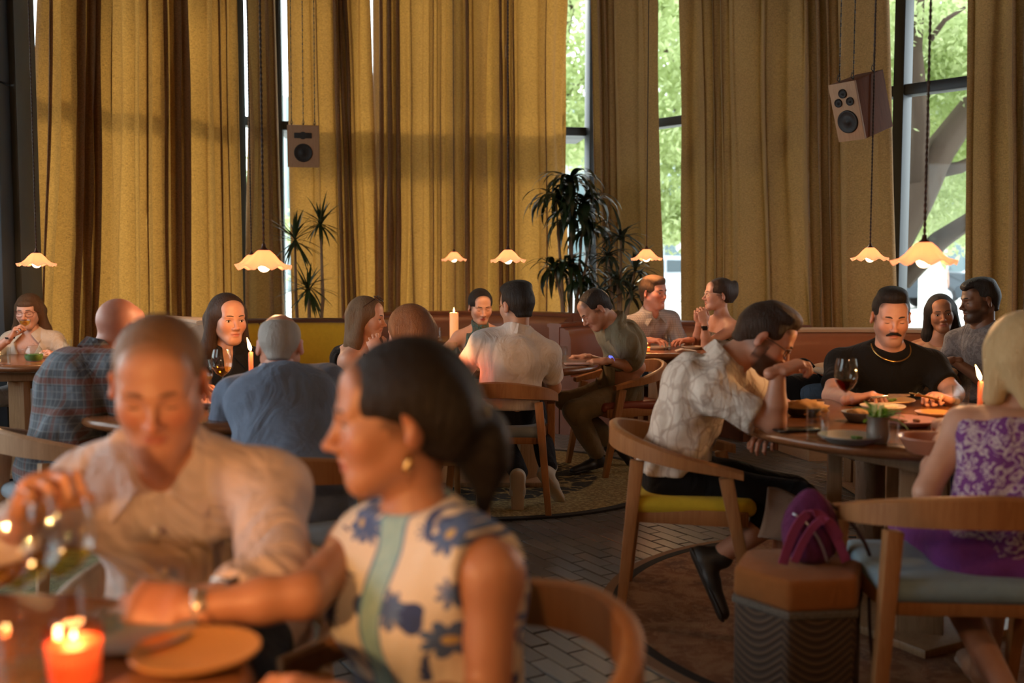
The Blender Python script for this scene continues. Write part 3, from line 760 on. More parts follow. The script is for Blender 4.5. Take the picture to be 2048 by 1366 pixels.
def mesh_sdf(prims, h, lo=None, hi=None):
    us = [p for p in prims if p.op == 'u']
    if lo is None:
        lo = np.min([p.lo for p in us], axis=0)-2.5*h-.012; hi = np.max([p.hi for p in us], axis=0)+2.5*h+.012
    lo, hi = np.array(lo, float), np.array(hi, float)
    n = np.ceil((hi-lo)/h).astype(int)+1
    ax = [(lo[i]+h*np.arange(n[i])).astype(f32) for i in range(3)]
    F = np.full(tuple(n), .3, f32)
    for p in prims:
        if p.lo is None: sl = [slice(0, n[i]) for i in range(3)]
        else:
            m = p.k+2*h+.004
            i0 = np.clip(np.floor((p.lo-m-lo)/h).astype(int), 0, n); i1 = np.clip(np.ceil((p.hi+m-lo)/h).astype(int)+1, 0, n)
            if np.any(i1 <= i0): continue
            sl = [slice(i0[i], i1[i]) for i in range(3)]
        X, Y, Z = ax[0][sl[0]][:, None, None], ax[1][sl[1]][None, :, None], ax[2][sl[2]][None, None, :]
        d = p.fn(X, Y, Z); S = F[tuple(sl)]; k = max(p.k, 1e-5)
        if p.op == 'u':
            q = np.maximum(k-np.abs(S-d), 0)/k; F[tuple(sl)] = np.minimum(S, d)-q*q*k*.25
        elif p.op == 's':
            q = np.maximum(k-np.abs(S+d), 0)/k; F[tuple(sl)] = np.maximum(S, -d)+q*q*k*.25
        elif p.op == 'c':
            q = np.maximum(k-np.abs(S-d), 0)/k; F[tuple(sl)] = np.maximum(S, d)+q*q*k*.25
        else: F[tuple(sl)] = S+d
    return nets(F, lo, h)
_CO = [(i, j, k) for i in (0, 1) for j in (0, 1) for k in (0, 1)]
_ED = [(a, b) for a in range(8) for b in range(a+1, 8) if sum(x != y for x, y in zip(_CO[a], _CO[b])) == 1]
def nets(F, lo, h):
    n = F.shape; S = F < 0
    c = np.zeros((n[0]-1, n[1]-1, n[2]-1), np.int8)
    for i, j, k in _CO: c += S[i:n[0]-1+i, j:n[1]-1+j, k:n[2]-1+k]
    act = np.argwhere((c > 0) & (c < 8))
    if len(act) == 0: return np.zeros((0, 3)), np.zeros((0, 4), int)
    vals = np.stack([F[act[:, 0]+i, act[:, 1]+j, act[:, 2]+k] for i, j, k in _CO], 1)
    acc = np.zeros((len(act), 3)); cnt = np.zeros((len(act), 1))
    for a, b in _ED:
        va, vb = vals[:, a], vals[:, b]; m = (va < 0) != (vb < 0)
        t = np.where(m, va/np.where(m, va-vb, 1), 0)[:, None]
        pa, pb = np.array(_CO[a], float), np.array(_CO[b], float)
        acc += np.where(m[:, None], pa+(pb-pa)*t, 0); cnt += m[:, None]
    V_ = lo+h*(act+acc/cnt)
    idx = np.full(c.shape, -1, np.int64); idx[act[:, 0], act[:, 1], act[:, 2]] = np.arange(len(act))
    quads = []
    for axn in range(3):
        s0 = [slice(1, n[i]-1) for i in range(3)]; s0[axn] = slice(0, n[axn]-1)
        s1 = list(s0); s1[axn] = slice(1, n[axn])
        a, b = S[tuple(s0)], S[tuple(s1)]; e = np.argwhere(a != b)
        if len(e) == 0: continue
        flip = a[e[:, 0], e[:, 1], e[:, 2]]
        off = np.array([1, 1, 1]); off[axn] = 0; p = e+off
        u, v = [(1, 2), (2, 0), (0, 1)][axn]
        def at(du, dv):
            q = p.copy(); q[:, u] += du; q[:, v] += dv; return idx[q[:, 0], q[:, 1], q[:, 2]]
        Q = np.stack([at(-1, -1), at(0, -1), at(0, 0), at(-1, 0)], 1)
        Q[~flip] = Q[~flip][:, ::-1]; quads.append(Q)
    Q = np.concatenate(quads); Q = Q[(Q >= 0).all(1)]
    return V_, Q
def np_mesh(name, Vt, Q, m, parent=None, col=None, **kw):
    me = bpy.data.meshes.new(name); nv, nq = len(Vt), len(Q)
    me.vertices.add(nv); me.vertices.foreach_set('co', np.asarray(Vt, f32).ravel())
    me.loops.add(nq*4); me.loops.foreach_set('vertex_index', np.asarray(Q, np.int32).ravel())
    me.polygons.add(nq); me.polygons.foreach_set('loop_start', np.arange(0, nq*4, 4, dtype=np.int32)); me.polygons.foreach_set('loop_total', np.full(nq, 4, np.int32))
    me.update(calc_edges=True); me.validate()
    me.polygons.foreach_set('use_smooth', np.ones(len(me.polygons), bool))
    if col is not None and len(me.vertices) == nv:
        at = me.attributes.new('Col', 'FLOAT_COLOR', 'POINT'); at.data.foreach_set('color', np.asarray(col, f32).ravel())
    for x in (m if isinstance(m, (list, tuple)) else [m]): me.materials.append(x)
    return link(bpy.data.objects.new(name, me), parent, **kw)

# ================================================================== people
def skin_mat():
    t = NT('skin'); at = t.node('ShaderNodeAttribute', attribute_name='Col')
    n = t.noise(t.coord(), 45, 4, .6)
    t.base(t.mix(t.math('MULTIPLY', n, .28), at.outputs['Color'], (.42, .12, .06), 'MULTIPLY'))
    t.set(Roughness=.46); t.b.inputs['Subsurface Weight'].default_value = .06; t.b.inputs['Subsurface Radius'].default_value = (.012, .005, .003)
    t.b.inputs['Subsurface Scale'].default_value = .6
    t.bump(t.noise(t.coord(), 400, 2), .08, .002); return t.m
M_skin = skin_mat()
def hair_mat(name, c, c2=None, rough=.5, s=(1, 1, .12)):
    if name in MATS: return MATS[name]
    t = NT(name); c2 = c2 or tuple(x*.45 for x in c)
    n = t.noise(t.coord((90*s[0], 90*s[1], 90*s[2])), 2.0, 4, .6, .8); g = t.noise(t.coord((22*s[0], 22*s[1], 22*s[2])), 1.6, 2, .5, .6)
    t.base(t.mix(t.math('ADD', t.math('MULTIPLY', n, .5), t.math('MULTIPLY', g, .5)), c2, c)); t.set(Roughness=rough)
    t.b.inputs['Specular IOR Level'].default_value = .22
    t.bump(t.math('ADD', n, g), .7, .012); MATS[name] = t.m; t.m['scalp'] = c; return t.m
M_eyew = plain('eye white', (.72, .66, .62), .2, bump=0); M_iris = plain('dark iris', (.04, .022, .014), .12, bump=0)
M_lash = plain('dark lash line', (.025, .014, .011), .7, bump=0)

def basis(f, up=(0, 0, 1), pitch=0., roll=0.):
    """columns: right, forward, up; pitch > 0 looks down, roll > 0 tips towards the person's right"""
    f = Vector(f).normalized(); r = f.cross(Vector(up)).normalized(); u = r.cross(f)
    M = Matrix((r, f, u)).transposed()
    return M @ Matrix.Rotation(-math.radians(pitch), 3, 'X') @ Matrix.Rotation(math.radians(roll), 3, 'Y')
def head_prims(female=False, jaw=1., nose=1., full=1., eyes='down'):
    j = (.9 if female else 1.)*jaw; fw = .955 if female else 1.; P_ = []
    a = P_.append
    a(ell((0, -.014, .03), (.074*fw, .094, .086), .01))
    a(ell((0, .034, -.028), ((.055 if female else .060)*full, .058, .074 if female else .078), .035))
    a(cone((-.010, .066, -.090 if female else -.094), (.010, .066, -.090 if female else -.094), .019*j if female else .021*j, k=.03))
    for s in (-1, 1):
        a(cone((s*(.044 if female else .05)*j*full, .004, -.05), (s*.012, .062, -.088 if female else -.092), (.016 if female else .019)*full, .016 if female else .018, k=.03))
        a(ell((s*.037, .060, -.022), (.023*full, .024, .026), .025))
        a(cone((s*.040, .074, .022), (s*.010, .086, .019), .010 if female else .012, k=.014))
    a(ell((0, .055, .055), (.052*fw, .03, .035), .03))
    for s in (-1, 1):
        a(ell((s*.0315, .102, .001), (.017, .016, .0115), .012, 's'))
        a(ell((s*.0315, .0725, .000), (.0145, .0145, .0115), .005))
    a(cone((0, .086, .016), (0, .108, -.027), .0066, .0088*nose, k=.010))
    a(ell((0, .1115, -.031), (.0095*nose, .0105, .0085), .008))
    for s in (-1, 1): a(ell((s*.012, .098, -.035), (.0078, .0095, .0068), .007))
    a(ell((0, .086, -.046), (.011, .012, .014), .014))
    a(ell((0, .0865, -.0575), (.0225 if not female else .021, .0115, .0055 if not female else .0062), .006))
    a(ell((0, .0850, -.0685), (.0185, .0115, .0065), .006))
    a(ell((0, .098, -.0632), (.021, .006, .0016), .003, 's'))
    for s in (-1, 1):
        a(ell((s*.079*fw, -.012, -.006), (.0075, .0185, .032), .007, R=Matrix.Rotation(s*.55, 3, 'Z') @ Matrix.Rotation(.2, 3, 'X')))
        a(ell((s*.087*fw, -.002, -.003), (.005, .009, .017), .005, 's'))
    if eyes == 'open':
        for s in (-1, 1): a(ell((s*.0315, .0885, .0005), (.0142, .008, .0058), .002, 's'))
    return P_
def head_color(Vl, skin, lips, beard, bcol, blush, scalp=None):
    x, y, z = Vl[:, 0], Vl[:, 1], Vl[:, 2]; n = len(Vl)
    C = np.tile(np.array(skin, float), (n, 1)); front = np.clip((y-.03)/.03, 0, 1)
    def blend(m, c):
        nonlocal C
        m = np.clip(m, 0, 1)[:, None]; C = C*(1-m)+np.array(c)*m
    bl = np.array(skin)*np.array([1.02, .70, .62])
    for s in (-1, 1): blend(blush*np.exp(-(((x-s*.04)/.022)**2+((z+.025)/.02)**2))*front, bl)
    blend(blush*np.exp(-((x/.013)**2+((z+.03)/.014)**2))*front, bl)
    blend(blush*.8*(np.abs(x) > .068)*(np.abs(z+.008) < .035)*(np.abs(y) < .03), bl)
    if beard:
        m = beard*np.clip((-.032-z)/.016, 0, 1)*np.clip((y-.005)/.02, 0, 1)*(1-np.exp(-((x/.024)**2+((z+.0615)/.010)**2)**2))
        m = np.where(z < -.118, 0, m); m = np.maximum(m, beard*np.clip((z+.085)/.02, 0, 1)*np.clip((-.0-z)/.02, 0, 1)*np.exp(-(((np.abs(x)-.062)/.012)**2))*(y > -.01)*(y < .03)); blend(m, bcol)
    if scalp is not None:
        ear = (np.abs(x) > .0705)*(np.abs(y+.002) < .026)*(z > -.05)*(z < .028)
        m = np.clip((.040-y)/.014, 0, 1)*np.clip((z+.060)/.03, 0, 1)*(1-ear)*np.where((y > -.012) & (z < -.005), np.clip((z+.03)/.025, 0, 1)*(y < .022), 1); m = np.maximum(m, np.clip((z-.052)/.012, 0, 1)*np.clip((.075-y)/.015, 0, 1)); blend(m*.85, scalp)
    m = np.exp(-(((x/.0215)**2+((z+.0625)/.0095)**2)**3))*np.clip((y-.07)/.01, 0, 1); blend(m*.85, lips)
    return np.c_[C, np.ones(n)]
def hair_prims(style):
    H = []; a = H.append
    cap = lambda e=0., top=0.: (a(ell((0, -.018, .036), (.081+e, .099+e, .088+e+top), .01)), a(cone((0, -.055, .0), (0, -.06, -.045), .058+e, .045+e, k=.03)))
    def face(zh=.060, w_=.066, side=.0):       # opening for the face; zh: height of the hairline
        a(ell((0, .105, zh-.125), (w_, .088, .125), .012, 's'))
        a(ell((0, .075, zh-.105), (w_+.012+side, .05, .085), .012, 's'))
    def ears(r=1.):
        for s in (-1, 1): a(ell((s*.088, .008, -.022), (.03*r, .034*r, .042*r), .008, 's'))
    nape = lambda z=-.062: a(cut((0, 0, z), (0, .0, -1), .01))
    if style in ('short', 'quiff', 'fade', 'buzz', 'sweep', 'thick'):
        cap({'short': -.002, 'quiff': 0, 'fade': -.0035, 'buzz': -.005, 'sweep': .002, 'thick': .004}[style])
        if style == 'quiff': a(ell((.0, .042, .104), (.050, .038, .030), .03)); a(ell((0, .0, .110), (.060, .06, .027), .03))
        if style == 'fade': a(ell((0, .0, .10), (.068, .085, .035), .03)); a(ell((0, .075, .085), (.05, .025, .022), .02))
        if style == 'sweep': a(ell((0, .05, .094), (.060, .05, .034), .03)); a(ell((.02, .0, .104), (.07, .08, .034), .03))
        if style == 'thick': a(ell((.01, .056, .086), (.054, .03, .026), .03)); a(ell((0, 0, .10), (.074, .08, .03), .03))
        face(.054 if style != 'thick' else .046); ears(.85)
        if style in ('quiff', 'sweep', 'short', 'fade'):
            for s in (-1, 1): a(ell((s*.052, .088, .058), (.020, .034, .024), .015, 's'))
        for s in (-1, 1): a(ell((s*.075, .048, -.05), (.03, .034, .05), .01, 's'))
        if style in ('fade', 'quiff', 'short', 'sweep'):
            for s in (-1, 1): a(ell((s*.098, .0, -.012), (.020, .10, .045), .02, 's'))
        nape(-.066)
    elif style == 'thin':
        cap(-.002); face(.062, .066); ears(1.1)
        for s in (-1, 1): a(ell((s*.075, .045, -.03), (.03, .05, .06), .01, 's'))
        nape(-.05)
    elif style == 'fringe':
        cap(-.003); a(ell((0, .02, .115), (.072, .105, .075), .02, 's')); a(ell((0, .105, .0), (.09, .075, .16), .02, 's')); ears(1.15); nape(-.06)
    elif style == 'long':
        cap(.004); face(.056, .059)
        for s in (-1, 1):
            a(cone((s*.068, -.01, .03), (s*.084, -.028, -.13), .026, .034, k=.03)); a(cone((s*.084, -.028, -.13), (s*.082, -.02, -.27), .034, .018, k=.03))
        a(cone((0, -.075, .0), (0, -.095, -.26), .042, .028, k=.04, w=(1, 0, 0), ws=2.1))
    elif style == 'bob':
        cap(.014, .006); face(.058, .058)
        for s in (-1, 1): a(cone((s*.07, .0, .03), (s*.088, .0, -.10), .034, .03, k=.04))
        a(cone((0, -.075, .0), (0, -.085, -.12), .055, .038, k=.04, w=(1, 0, 0), ws=1.7)); a(cut((0, 0, -.145), (0, 0, -1), .03))
    elif style in ('updo', 'lowbun', 'pony', 'lowpony'):
        cap(.004); face(.050, .056); ears(.9); nape(-.055)
        for s in (-1, 1): a(ell((s*.07, .045, -.045), (.03, .05, .06), .01, 's'))
        if style == 'updo': a(ell((0, -.105, .03), (.046, .04, .062), .03)); a(ell((.012, -.12, .075), (.03, .025, .035), .02))
        if style == 'lowpony': a(ell((0, -.075, -.005), (.07, .055, .07), .03)); a(ell((.01, -.125, -.05), (.05, .048, .062), .02)); a(cone((.01, -.13, -.09), (.0, -.12, -.15), .03, .012, k=.03))
        if style == 'lowbun': a(ell((0, -.11, -.03), (.045, .036, .042), .02))
        if style == 'pony': a(ell((0, -.105, .0), (.036, .035, .04), .02)); a(cone((0, -.125, -.015), (.0, -.135, -.13), .042, .03, k=.03)); a(cone((0, -.135, -.13), (0, -.115, -.19), .03, .008, k=.02))
    elif style == 'bangs':
        cap(.004); face(.045, .058)
        for s in (-1, 1):
            a(cone((s*.068, -.01, .03), (s*.09, -.03, -.13), .026, .036, k=.03)); a(cone((s*.09, -.03, -.13), (s*.105, -.02, -.25), .036, .02, k=.03))
        a(ell((0, .068, .062), (.052, .026, .026), .015)); a(cone((0, -.075, .0), (0, -.085, -.22), .042, .03, k=.04, w=(1, 0, 0), ws=2.1))
    return H
def hand_prims(side, curl=25., spread=1., thumb=.5, curls=None):
    """side +1: thumb on local +x; fingers run along +y, palm faces -z"""
    H = []; a = H.append
    a(cone((0, -.03, 0), (0, .012, 0), .021, .020, k=.015, w=(1, 0, 0), ws=1.25))
    a(cone((0, .015, 0), (0, .078, .002), .0145, .0135, k=.015, w=(1, 0, 0), ws=2.75))
    a(ell((side*.022, .03, -.010), (.014, .028, .012), .012)); a(ell((-side*.024, .032, -.008), (.011, .028, .010), .012))
    for i, (x, y0, L, r) in enumerate(((.030, .084, .072, .0088), (.0105, .090, .080, .009), (-.0095, .087, .074, .0086), (-.028, .078, .058, .0076))):
        c = math.radians(curls[i] if curls else curl*(1+.12*i)); p = Vector((side*x, y0-.008, 0)); ang = c*.55; sx = side*(x*.9)*spread*3
        for f_, l in enumerate((.46, .31, .25)):
            d = Vector((math.sin(math.radians(sx*100)) if f_ == 0 else 0, math.cos(ang), -math.sin(ang))).normalized()
            q = p+d*L*l; rr = r*(1-.11*f_); a(cone(p, q, rr, rr*.9, k=.0045)); p = q; ang += c
    t0 = Vector((side*.026, .014, -.006)); t1 = t0+Vector((side*.026, .026, -.012-.012*thumb)); t2 = t1+Vector((side*(.012-.014*thumb), .028, -.006-.012*thumb)); t3 = t2+Vector((side*(.002-.014*thumb), .022, -.004-.008*thumb))
    a(cone(t0, t1, .0135, .0115, k=.012)); a(cone(t1, t2, .0112, .0098, k=.004)); a(cone(t2, t3, .0096, .0078, k=.004))
    return H
def ik(S, T, l1, l2, hint):
    S, T = Vector(S), Vector(T); d = T-S; D = d.length
    if D > (l1+l2)*.995: k = D/((l1+l2)*.995); l1 *= k; l2 *= k
    if D < abs(l1-l2)+.04: D = abs(l1-l2)+.04
    u = d.normalized(); a = (l1*l1-l2*l2+D*D)/(2*D); h = math.sqrt(max(l1*l1-a*a, 0))
    n = Vector(hint); n = (n-u*n.dot(u)).normalized(); return S+u*a+n*h
def lerp(a, b, t): return a+(b-a)*t
def person(label, head, face, body, hp=10., roll=0., lean=(0., 0.), pel=None, pz=.52, female=False, skin=(.55, .30, .20), lips=(.45, .13, .10), blush=.5,
           beard=0., bcol=(.03, .018, .012), hair='short', hmat=None, eyes='down', scale=1., bulk=1., sw=None, slouch=.03,
           R=None, L=None, top=None, topmat=None, bottom=None, legs=None, shoes=None, shoemat=None, neck=.165, res=.0036, bres=.0085, brow=(.04, .025, .018), jaw=1., nose=1., full=1., folds=.0045, extra=None, bust=1., thrust=0., chest=0., hem=-.075, vz=.05, shraise=(0., 0.)):
    """R/L: dict(w=wrist point, hint=elbow side, d=hand direction, n=palm normal, curl=...) or None (arm hangs to the thigh)
       lean: pelvis offset from under the head (forward, to the person's right)"""
    Hc = Vector(head); fb = fwd(body); rb = fb.cross(V(0, 0, 1))
    Hb = basis(fwd(face), pitch=hp, roll=roll); Ss = scale
    N = Hc - V(0, 0, (neck-.02)*Ss) - fb*(.012+thrust) - (Hb @ V(0, .02, 0))*.6
    Pv = V(Hc.x, Hc.y, pz) + fb*lean[0] + rb*lean[1]
    if pel: Pv = V(pel[0], pel[1], pz)
    org = V(Pv.x, Pv.y, 0)
    root = thing('person', label, 'person', org); T = lambda v: v-org
    ax = (N-Pv).normalized(); rr = (rb-ax*rb.dot(ax)).normalized(); bk = ax.cross(rr)*-1
    if bk.dot(fb) > 0: bk = -bk
    fr = -bk
    W = lerp(Pv, N, .36)+bk*slouch*.6; C = lerp(Pv, N, .70)+bk*slouch
    sw = (sw or (.148 if female else .172))*Ss; b = bulk*(.92 if female else 1.)
    cb = math.radians(chest); rs = (rr*math.cos(cb)+fr*math.sin(cb))
    sm = N-ax*(.074 if female else .080)
    sh = {1: sm+rs*sw+ax*shraise[0], -1: sm-rs*sw+ax*shraise[1]}
    def torso(e, tr=True, hip=0.):
        q = [cone(Pv, W, .118*b+hip, .103*b, .03, w=rr, ws=1.42, e=e), cone(W, C, .103*b, .112*b, .04, w=rr, ws=1.38, e=e),
             cone(C, sm-ax*.03, .112*b, .075, .05, w=rs, ws=1.5, e=e), cone(sh[1], sh[-1], .052*b, k=.05, e=e)]
        if tr: q += [cone(N+ax*.012, lerp(sh[s], N, .12), .042, .046*b, .045, e=e) for s in (1, -1)]
        if female: q += [ell(C+fr*.082*b+rr*s*.062-ax*.03, (.062*bust,)*3, .05, e=e) for s in (1, -1)]
        return q
    arms = {}
    for s, spec in ((1, R), (-1, L)):
        if spec is None: spec = dict(w=Pv+fb*.30+rb*s*.13+V(0, 0, .10), hint=(rb*s*.6-fb*.4-V(0, 0, 1)), d=fb, n=(0, 0, -1), curl=25)
        Wp = Vector(spec['w']); El = Vector(spec['e']) if 'e' in spec else ik(sh[s], Wp, .285*Ss, .255*Ss, spec.get('hint', rb*s*.4-V(0, 0, 1)))
        arms[s] = (El, Wp, spec)
    ab = bulk*(.86 if female else 1.)
    sk = torso(-.006) + [cone(N-ax*.03, Hc+Hb @ V(0, -.02, -.05), .046 if female else .060, .042 if female else .055, .025)]
    for s in (1, -1):
        El, Wp, sp = arms[s]
        sk += [cone(sh[s], El, .048*ab, .038*ab, .03), cone(El, lerp(El, Wp, .35), .038*ab, .037*ab, .02), cone(lerp(El, Wp, .35), Wp, .037*ab, .0245*ab, .02)]
    if legs and legs.get('bare'): pass
    vt, fq = mesh_sdf(sk, bres); vt = vt-A3(org); cols = np.tile(np.array([*skin, 1.]), (len(vt), 1))
    VV, QQ, CC = [vt], [fq], [cols]; o = len(vt)
    # head
    hpz = head_prims(female, jaw, nose, full, eyes); nl = Hb.transposed() @ (N-Hc)/Ss
    hpz.append(cone((0, -.022, -.045), tuple(nl+V(0, 0, -.0)), .041 if female else .053, .045 if female else .058, .03))
    hv, hq = mesh_sdf(hpz, res)
    sc_ = tuple(hmat['scalp']) if hmat is not None and hair in ('quiff', 'short', 'fade', 'sweep', 'thick', 'buzz', 'updo', 'lowbun', 'lowpony', 'pony') and 'scalp' in hmat else None
    if sc_: sc_ = tuple(.75*a_+.25*b_ for a_, b_ in zip(sc_, skin))
    hc = head_color(hv, skin, lips, beard, bcol, blush, sc_); Mh = np.array(Hb)
    VV.append((hv*Ss) @ Mh.T + A3(T(Hc))); QQ.append(hq+o); CC.append(hc); o += len(hv)
    for s in (1, -1):
        El, Wp, sp = arms[s]
        if sp.get('skip'): continue
        d = Vector(sp.get('d', Wp-El)).normalized(); n = Vector(sp.get('n', (0, 0, -1))); n = (n-d*n.dot(d)).normalized()
        B = np.array(Matrix((d.cross(-n), d, -n)).transposed()); side = -s
        hh = .92*Ss if female else 1.*Ss
        v_, q_ = mesh_sdf(hand_prims(side, sp.get('curl', 25), sp.get('spread', 1.), sp.get('thumb', .5), sp.get('curls')), .0036)
        VV.append((v_*hh) @ B.T + A3(T(Wp))); QQ.append(q_+o); CC.append(np.tile(np.array([skin[0]*1.0, skin[1]*.93, skin[2]*.9, 1.]), (len(v_), 1))); o += len(v_)
    np_mesh('body', np.concatenate(VV), np.concatenate(QQ), M_skin, root, col=np.concatenate(CC))
    tohead = lambda p: T(Hc)+Hb @ (Vector(p)*Ss)
    # eyes, lashes, brows
    br = []; bw = .62 if female else 1.
    for s in (-1, 1):
        br.append(tube_mesh([tohead(p) for p in ((s*.012, .0962, .0220), (s*.024, .0938, .0250), (s*.038, .0870, .0248), (s*.050, .0725, .0180))], [.0030*bw, .0042*bw, .0036*bw, .0014], 6))
        zz = .0055 if eyes == 'open' else -.0045
        br.append(tube_mesh([tohead(p) for p in ((s*.018, .0845, -.001), (s*.025, .0872, zz*.8), (s*.0325, .0876, zz), (s*.040, .0845, zz*.7), (s*.046, .079, 0))], [.0008, .0014, .0016, .0014, .0008], 5))
    for q in br[0::2]: mk('eyebrow', *q, plain('brow %.3f' % brow[0], brow, .8, bump=0), root)
    for q in br[1::2]: mk('eyelash', *q, M_lash, root)
    if eyes == 'open':
        for s in (-1, 1):
            bm = bmesh.new()
            r0 = bmesh.ops.create_uvsphere(bm, u_segments=20, v_segments=16, radius=.0128*Ss)
            g = Vector((0, 1, -.08)).normalized()
            Mx = Matrix.Translation(tohead((s*.0315, .0735, 0))) @ Hb.to_4x4() @ Matrix.Rotation(-math.pi/2, 4, 'X')
            bmesh.ops.transform(bm, matrix=Mx, verts=r0['verts'])
            for f_ in {f for v_ in r0['verts'] for f in v_.link_faces}:
                dd = Hb.transposed() @ (f_.calc_center_median()-tohead((s*.0315, .0735, 0)))
                if dd.normalized().dot(g) > .90: f_.material_index = 1
            obj_bm('eye', bm, [M_eyew, M_iris], root, smooth=True)
    if hair:
        pr = hair_prims(hair); v_, q_ = mesh_sdf(pr, .0042)
        np_mesh('hair', (v_*Ss) @ Mh.T + A3(T(Hc)), q_, hmat, root)
    info = dict(root=root, org=org, N=N, Pv=Pv, W=W, C=C, sh=sh, arms=arms, fb=fb, rb=rb, ax=ax, rr=rr, fr=fr, Hb=Hb, Hc=Hc, tohead=tohead, T=T, S=Ss, torso=torso, b=b, ab=ab, sm=sm)
    # ---- clothes
    seed = int(abs(Hc.x*977+Hc.y*331)) % 1000
    if top:
        e = .010; q = torso(e, hip=.012 if top in ('tee', 'short', 'rolled', 'shirt', 'open') else 0., tr=top not in ('tank', 'halter', 'strapless', 'sundress'))
        sl = {'tee': .62, 'shirt': 1.9, 'short': .66, 'rolled': 1.5, 'open': 1.3}.get(top, 0)
        if sl:
            for s in (1, -1):
                El, Wp, sp = arms[s]
                if sl <= 1:
                    q += [cone(sh[s], lerp(sh[s], El, sl), .060*ab, .062*ab, .035), cut(lerp(sh[s], El, sl+.06), (El-sh[s]), .004, *box_of(lerp(sh[s], El, sl+.2), .11))]
                else:
                    q += [cone(sh[s], El, .062*ab, .053*ab, .035), cone(El, lerp(El, Wp, sl-1), .053*ab, .040*ab if sl > 1.6 else .047*ab, .03)]
                    if sl < 1.6: pass
        if top == 'sleeveless':
            for s in (1, -1): q += [ell(sh[s]+rs*s*.045+ax*.0, (.072, .10, .12), .01, 's', R=np.array([A3(rs), A3(fr), A3(ax)]))]
            q += [cut(N+ax*.026, ax+fr*.15, .003, *box_of(N+ax*.05, .12))]
        elif top in ('tank', 'halter', 'strapless', 'sundress'):
            lv = {'tank': .30, 'halter': .10, 'strapless': .42, 'sundress': .34}[top]     # how far below the neck the edge runs
            pt = lerp(N, Pv, lv*.5)
            tilt = fr*.35 if top == 'sundress' else (-fr*.1)
            q += [cut(lerp(N, Pv, {'tank': .13, 'halter': .06, 'strapless': .24, 'sundress': .30}[top]), ax+tilt, .01)]
            if top in ('tank', 'halter', 'sundress'):
                for s in (1, -1):     # arm holes
                    q += [ell(sh[s]+rr*s*.035+ax*.0, (.075, .075, .10) if top != 'halter' else (.095, .10, .13), .01, 's')]
            if top == 'halter': q += [cone(lerp(N, C, .5)+fr*.05, N+fr*.03+ax*.02, .07, .05, .02), cone(N-ax*.005, N+ax*.035, .066, .058, .015), cut(N+ax*.045, ax, .004)]
            if top == 'tank':
                for s in (1, -1): q += [cone(C+fr*.085+rr*s*.06+ax*.05, lerp(N, sh[s], .45)+ax*.035, .024, .022, .02, w=rr, ws=1.6), cone(lerp(N, sh[s], .45)+ax*.035, C-fr*.09+rr*s*.06, .022, .024, .02, w=rr, ws=1.6)]
                q += [ell(N+fr*.05+ax*.01, (.07, .075, .06), .01, 's')]
            if top == 'sundress':
                for s in (1, -1): q += [cone(C-fr*.10+rr*s*.05, lerp(N, sh[s], .5)+ax*.022, .014, .013, .02, w=rr, ws=1.5), cone(lerp(N, sh[s], .5)+ax*.022, C+fr*.1+rr*s*.07, .013, .014, .02, w=rr, ws=1.5)]
        else:
            if top in ('shirt', 'short', 'rolled', 'open'):
                q += [cone(N-ax*.012, N+ax*.03, .080, .071, .02), cut(N+ax*.040, ax+fr*.30, .003, *box_of(N+ax*.06, .13)),
                      ell(N+fr*.08+ax*.022, (.036, .055, vz) if top != 'open' else (.09, .09, .2), .01, 's')]
            else: q += [cut(N+ax*.030, ax+fr*.40, .003, *box_of(N+ax*.05, .12))]
        q += [warp(folds, 20, seed), cut(Pv+V(0, 0, hem), (0, 0, -1), .01)]
        v_, q_ = mesh_sdf(q, bres*.8 if Hc.y > 3 else bres); np_mesh('shirt' if top not in ('sundress', 'strapless', 'halter', 'tank') else 'top', v_-A3(org), q_, topmat, root)
        if top in ('shirt', 'short', 'rolled', 'open'):      # collar leaves
            vs, fs = [], []
            for s in (1, -1):
                up = N+ax*.036; pts = [(N-fr*.075+ax*.058, N-fr*.088+ax*.008), (N+rr*s*.062-fr*.03+ax*.052, N+rr*s*.084-fr*.03+ax*.004), (N+rr*s*.066+fr*.03+ax*.028, N+rr*s*.094+fr*.035-ax*.026), (N+rr*s*.030+fr*.078-ax*.006, N+rr*s*.075+fr*.092-ax*.062)]
                o_ = len(vs)
                for hi_, lo_ in pts:
                    out = (lo_-N); out = (out-ax*out.dot(ax)).normalized()*.005
                    vs += [T(hi_+out*.4), T(lo_+out*2.4), T(hi_-out*.6), T(lo_+out*.6)]
                for k in range(3):
                    i = o_+4*k; j = i+4; fs += [(i, i+1, j+1, j), (i+2, j+2, j+3, i+3), (i, j, j+2, i+2), (i+1, i+3, j+3, j+1)]
                fs += [(o_, o_+2, o_+3, o_+1), (o_+12, o_+13, o_+15, o_+14)]
            bm = bmesh.new(); bv = [bm.verts.new(x) for x in vs]
            for f in fs: bm.faces.new([bv[i] for i in f])
            obj_bm('collar', bm, topmat, root, smooth=True, angle=60)
    # ---- legs
    lg = legs or {}
    kn, an = {}, {}
    for s in (1, -1):
        sp = lg.get('R' if s > 0 else 'L', {})
        hip = Pv+rb*s*.085-V(0, 0, .02)
        K = Vector(sp['k']) if 'k' in sp else hip+fb*.40*Ss+rb*s*.05+V(0, 0, .01)
        An = Vector(sp['a']) if 'a' in sp else V(K.x, K.y, .09)+fb*sp.get('fx', .03)
        kn[s], an[s] = (hip, K), An
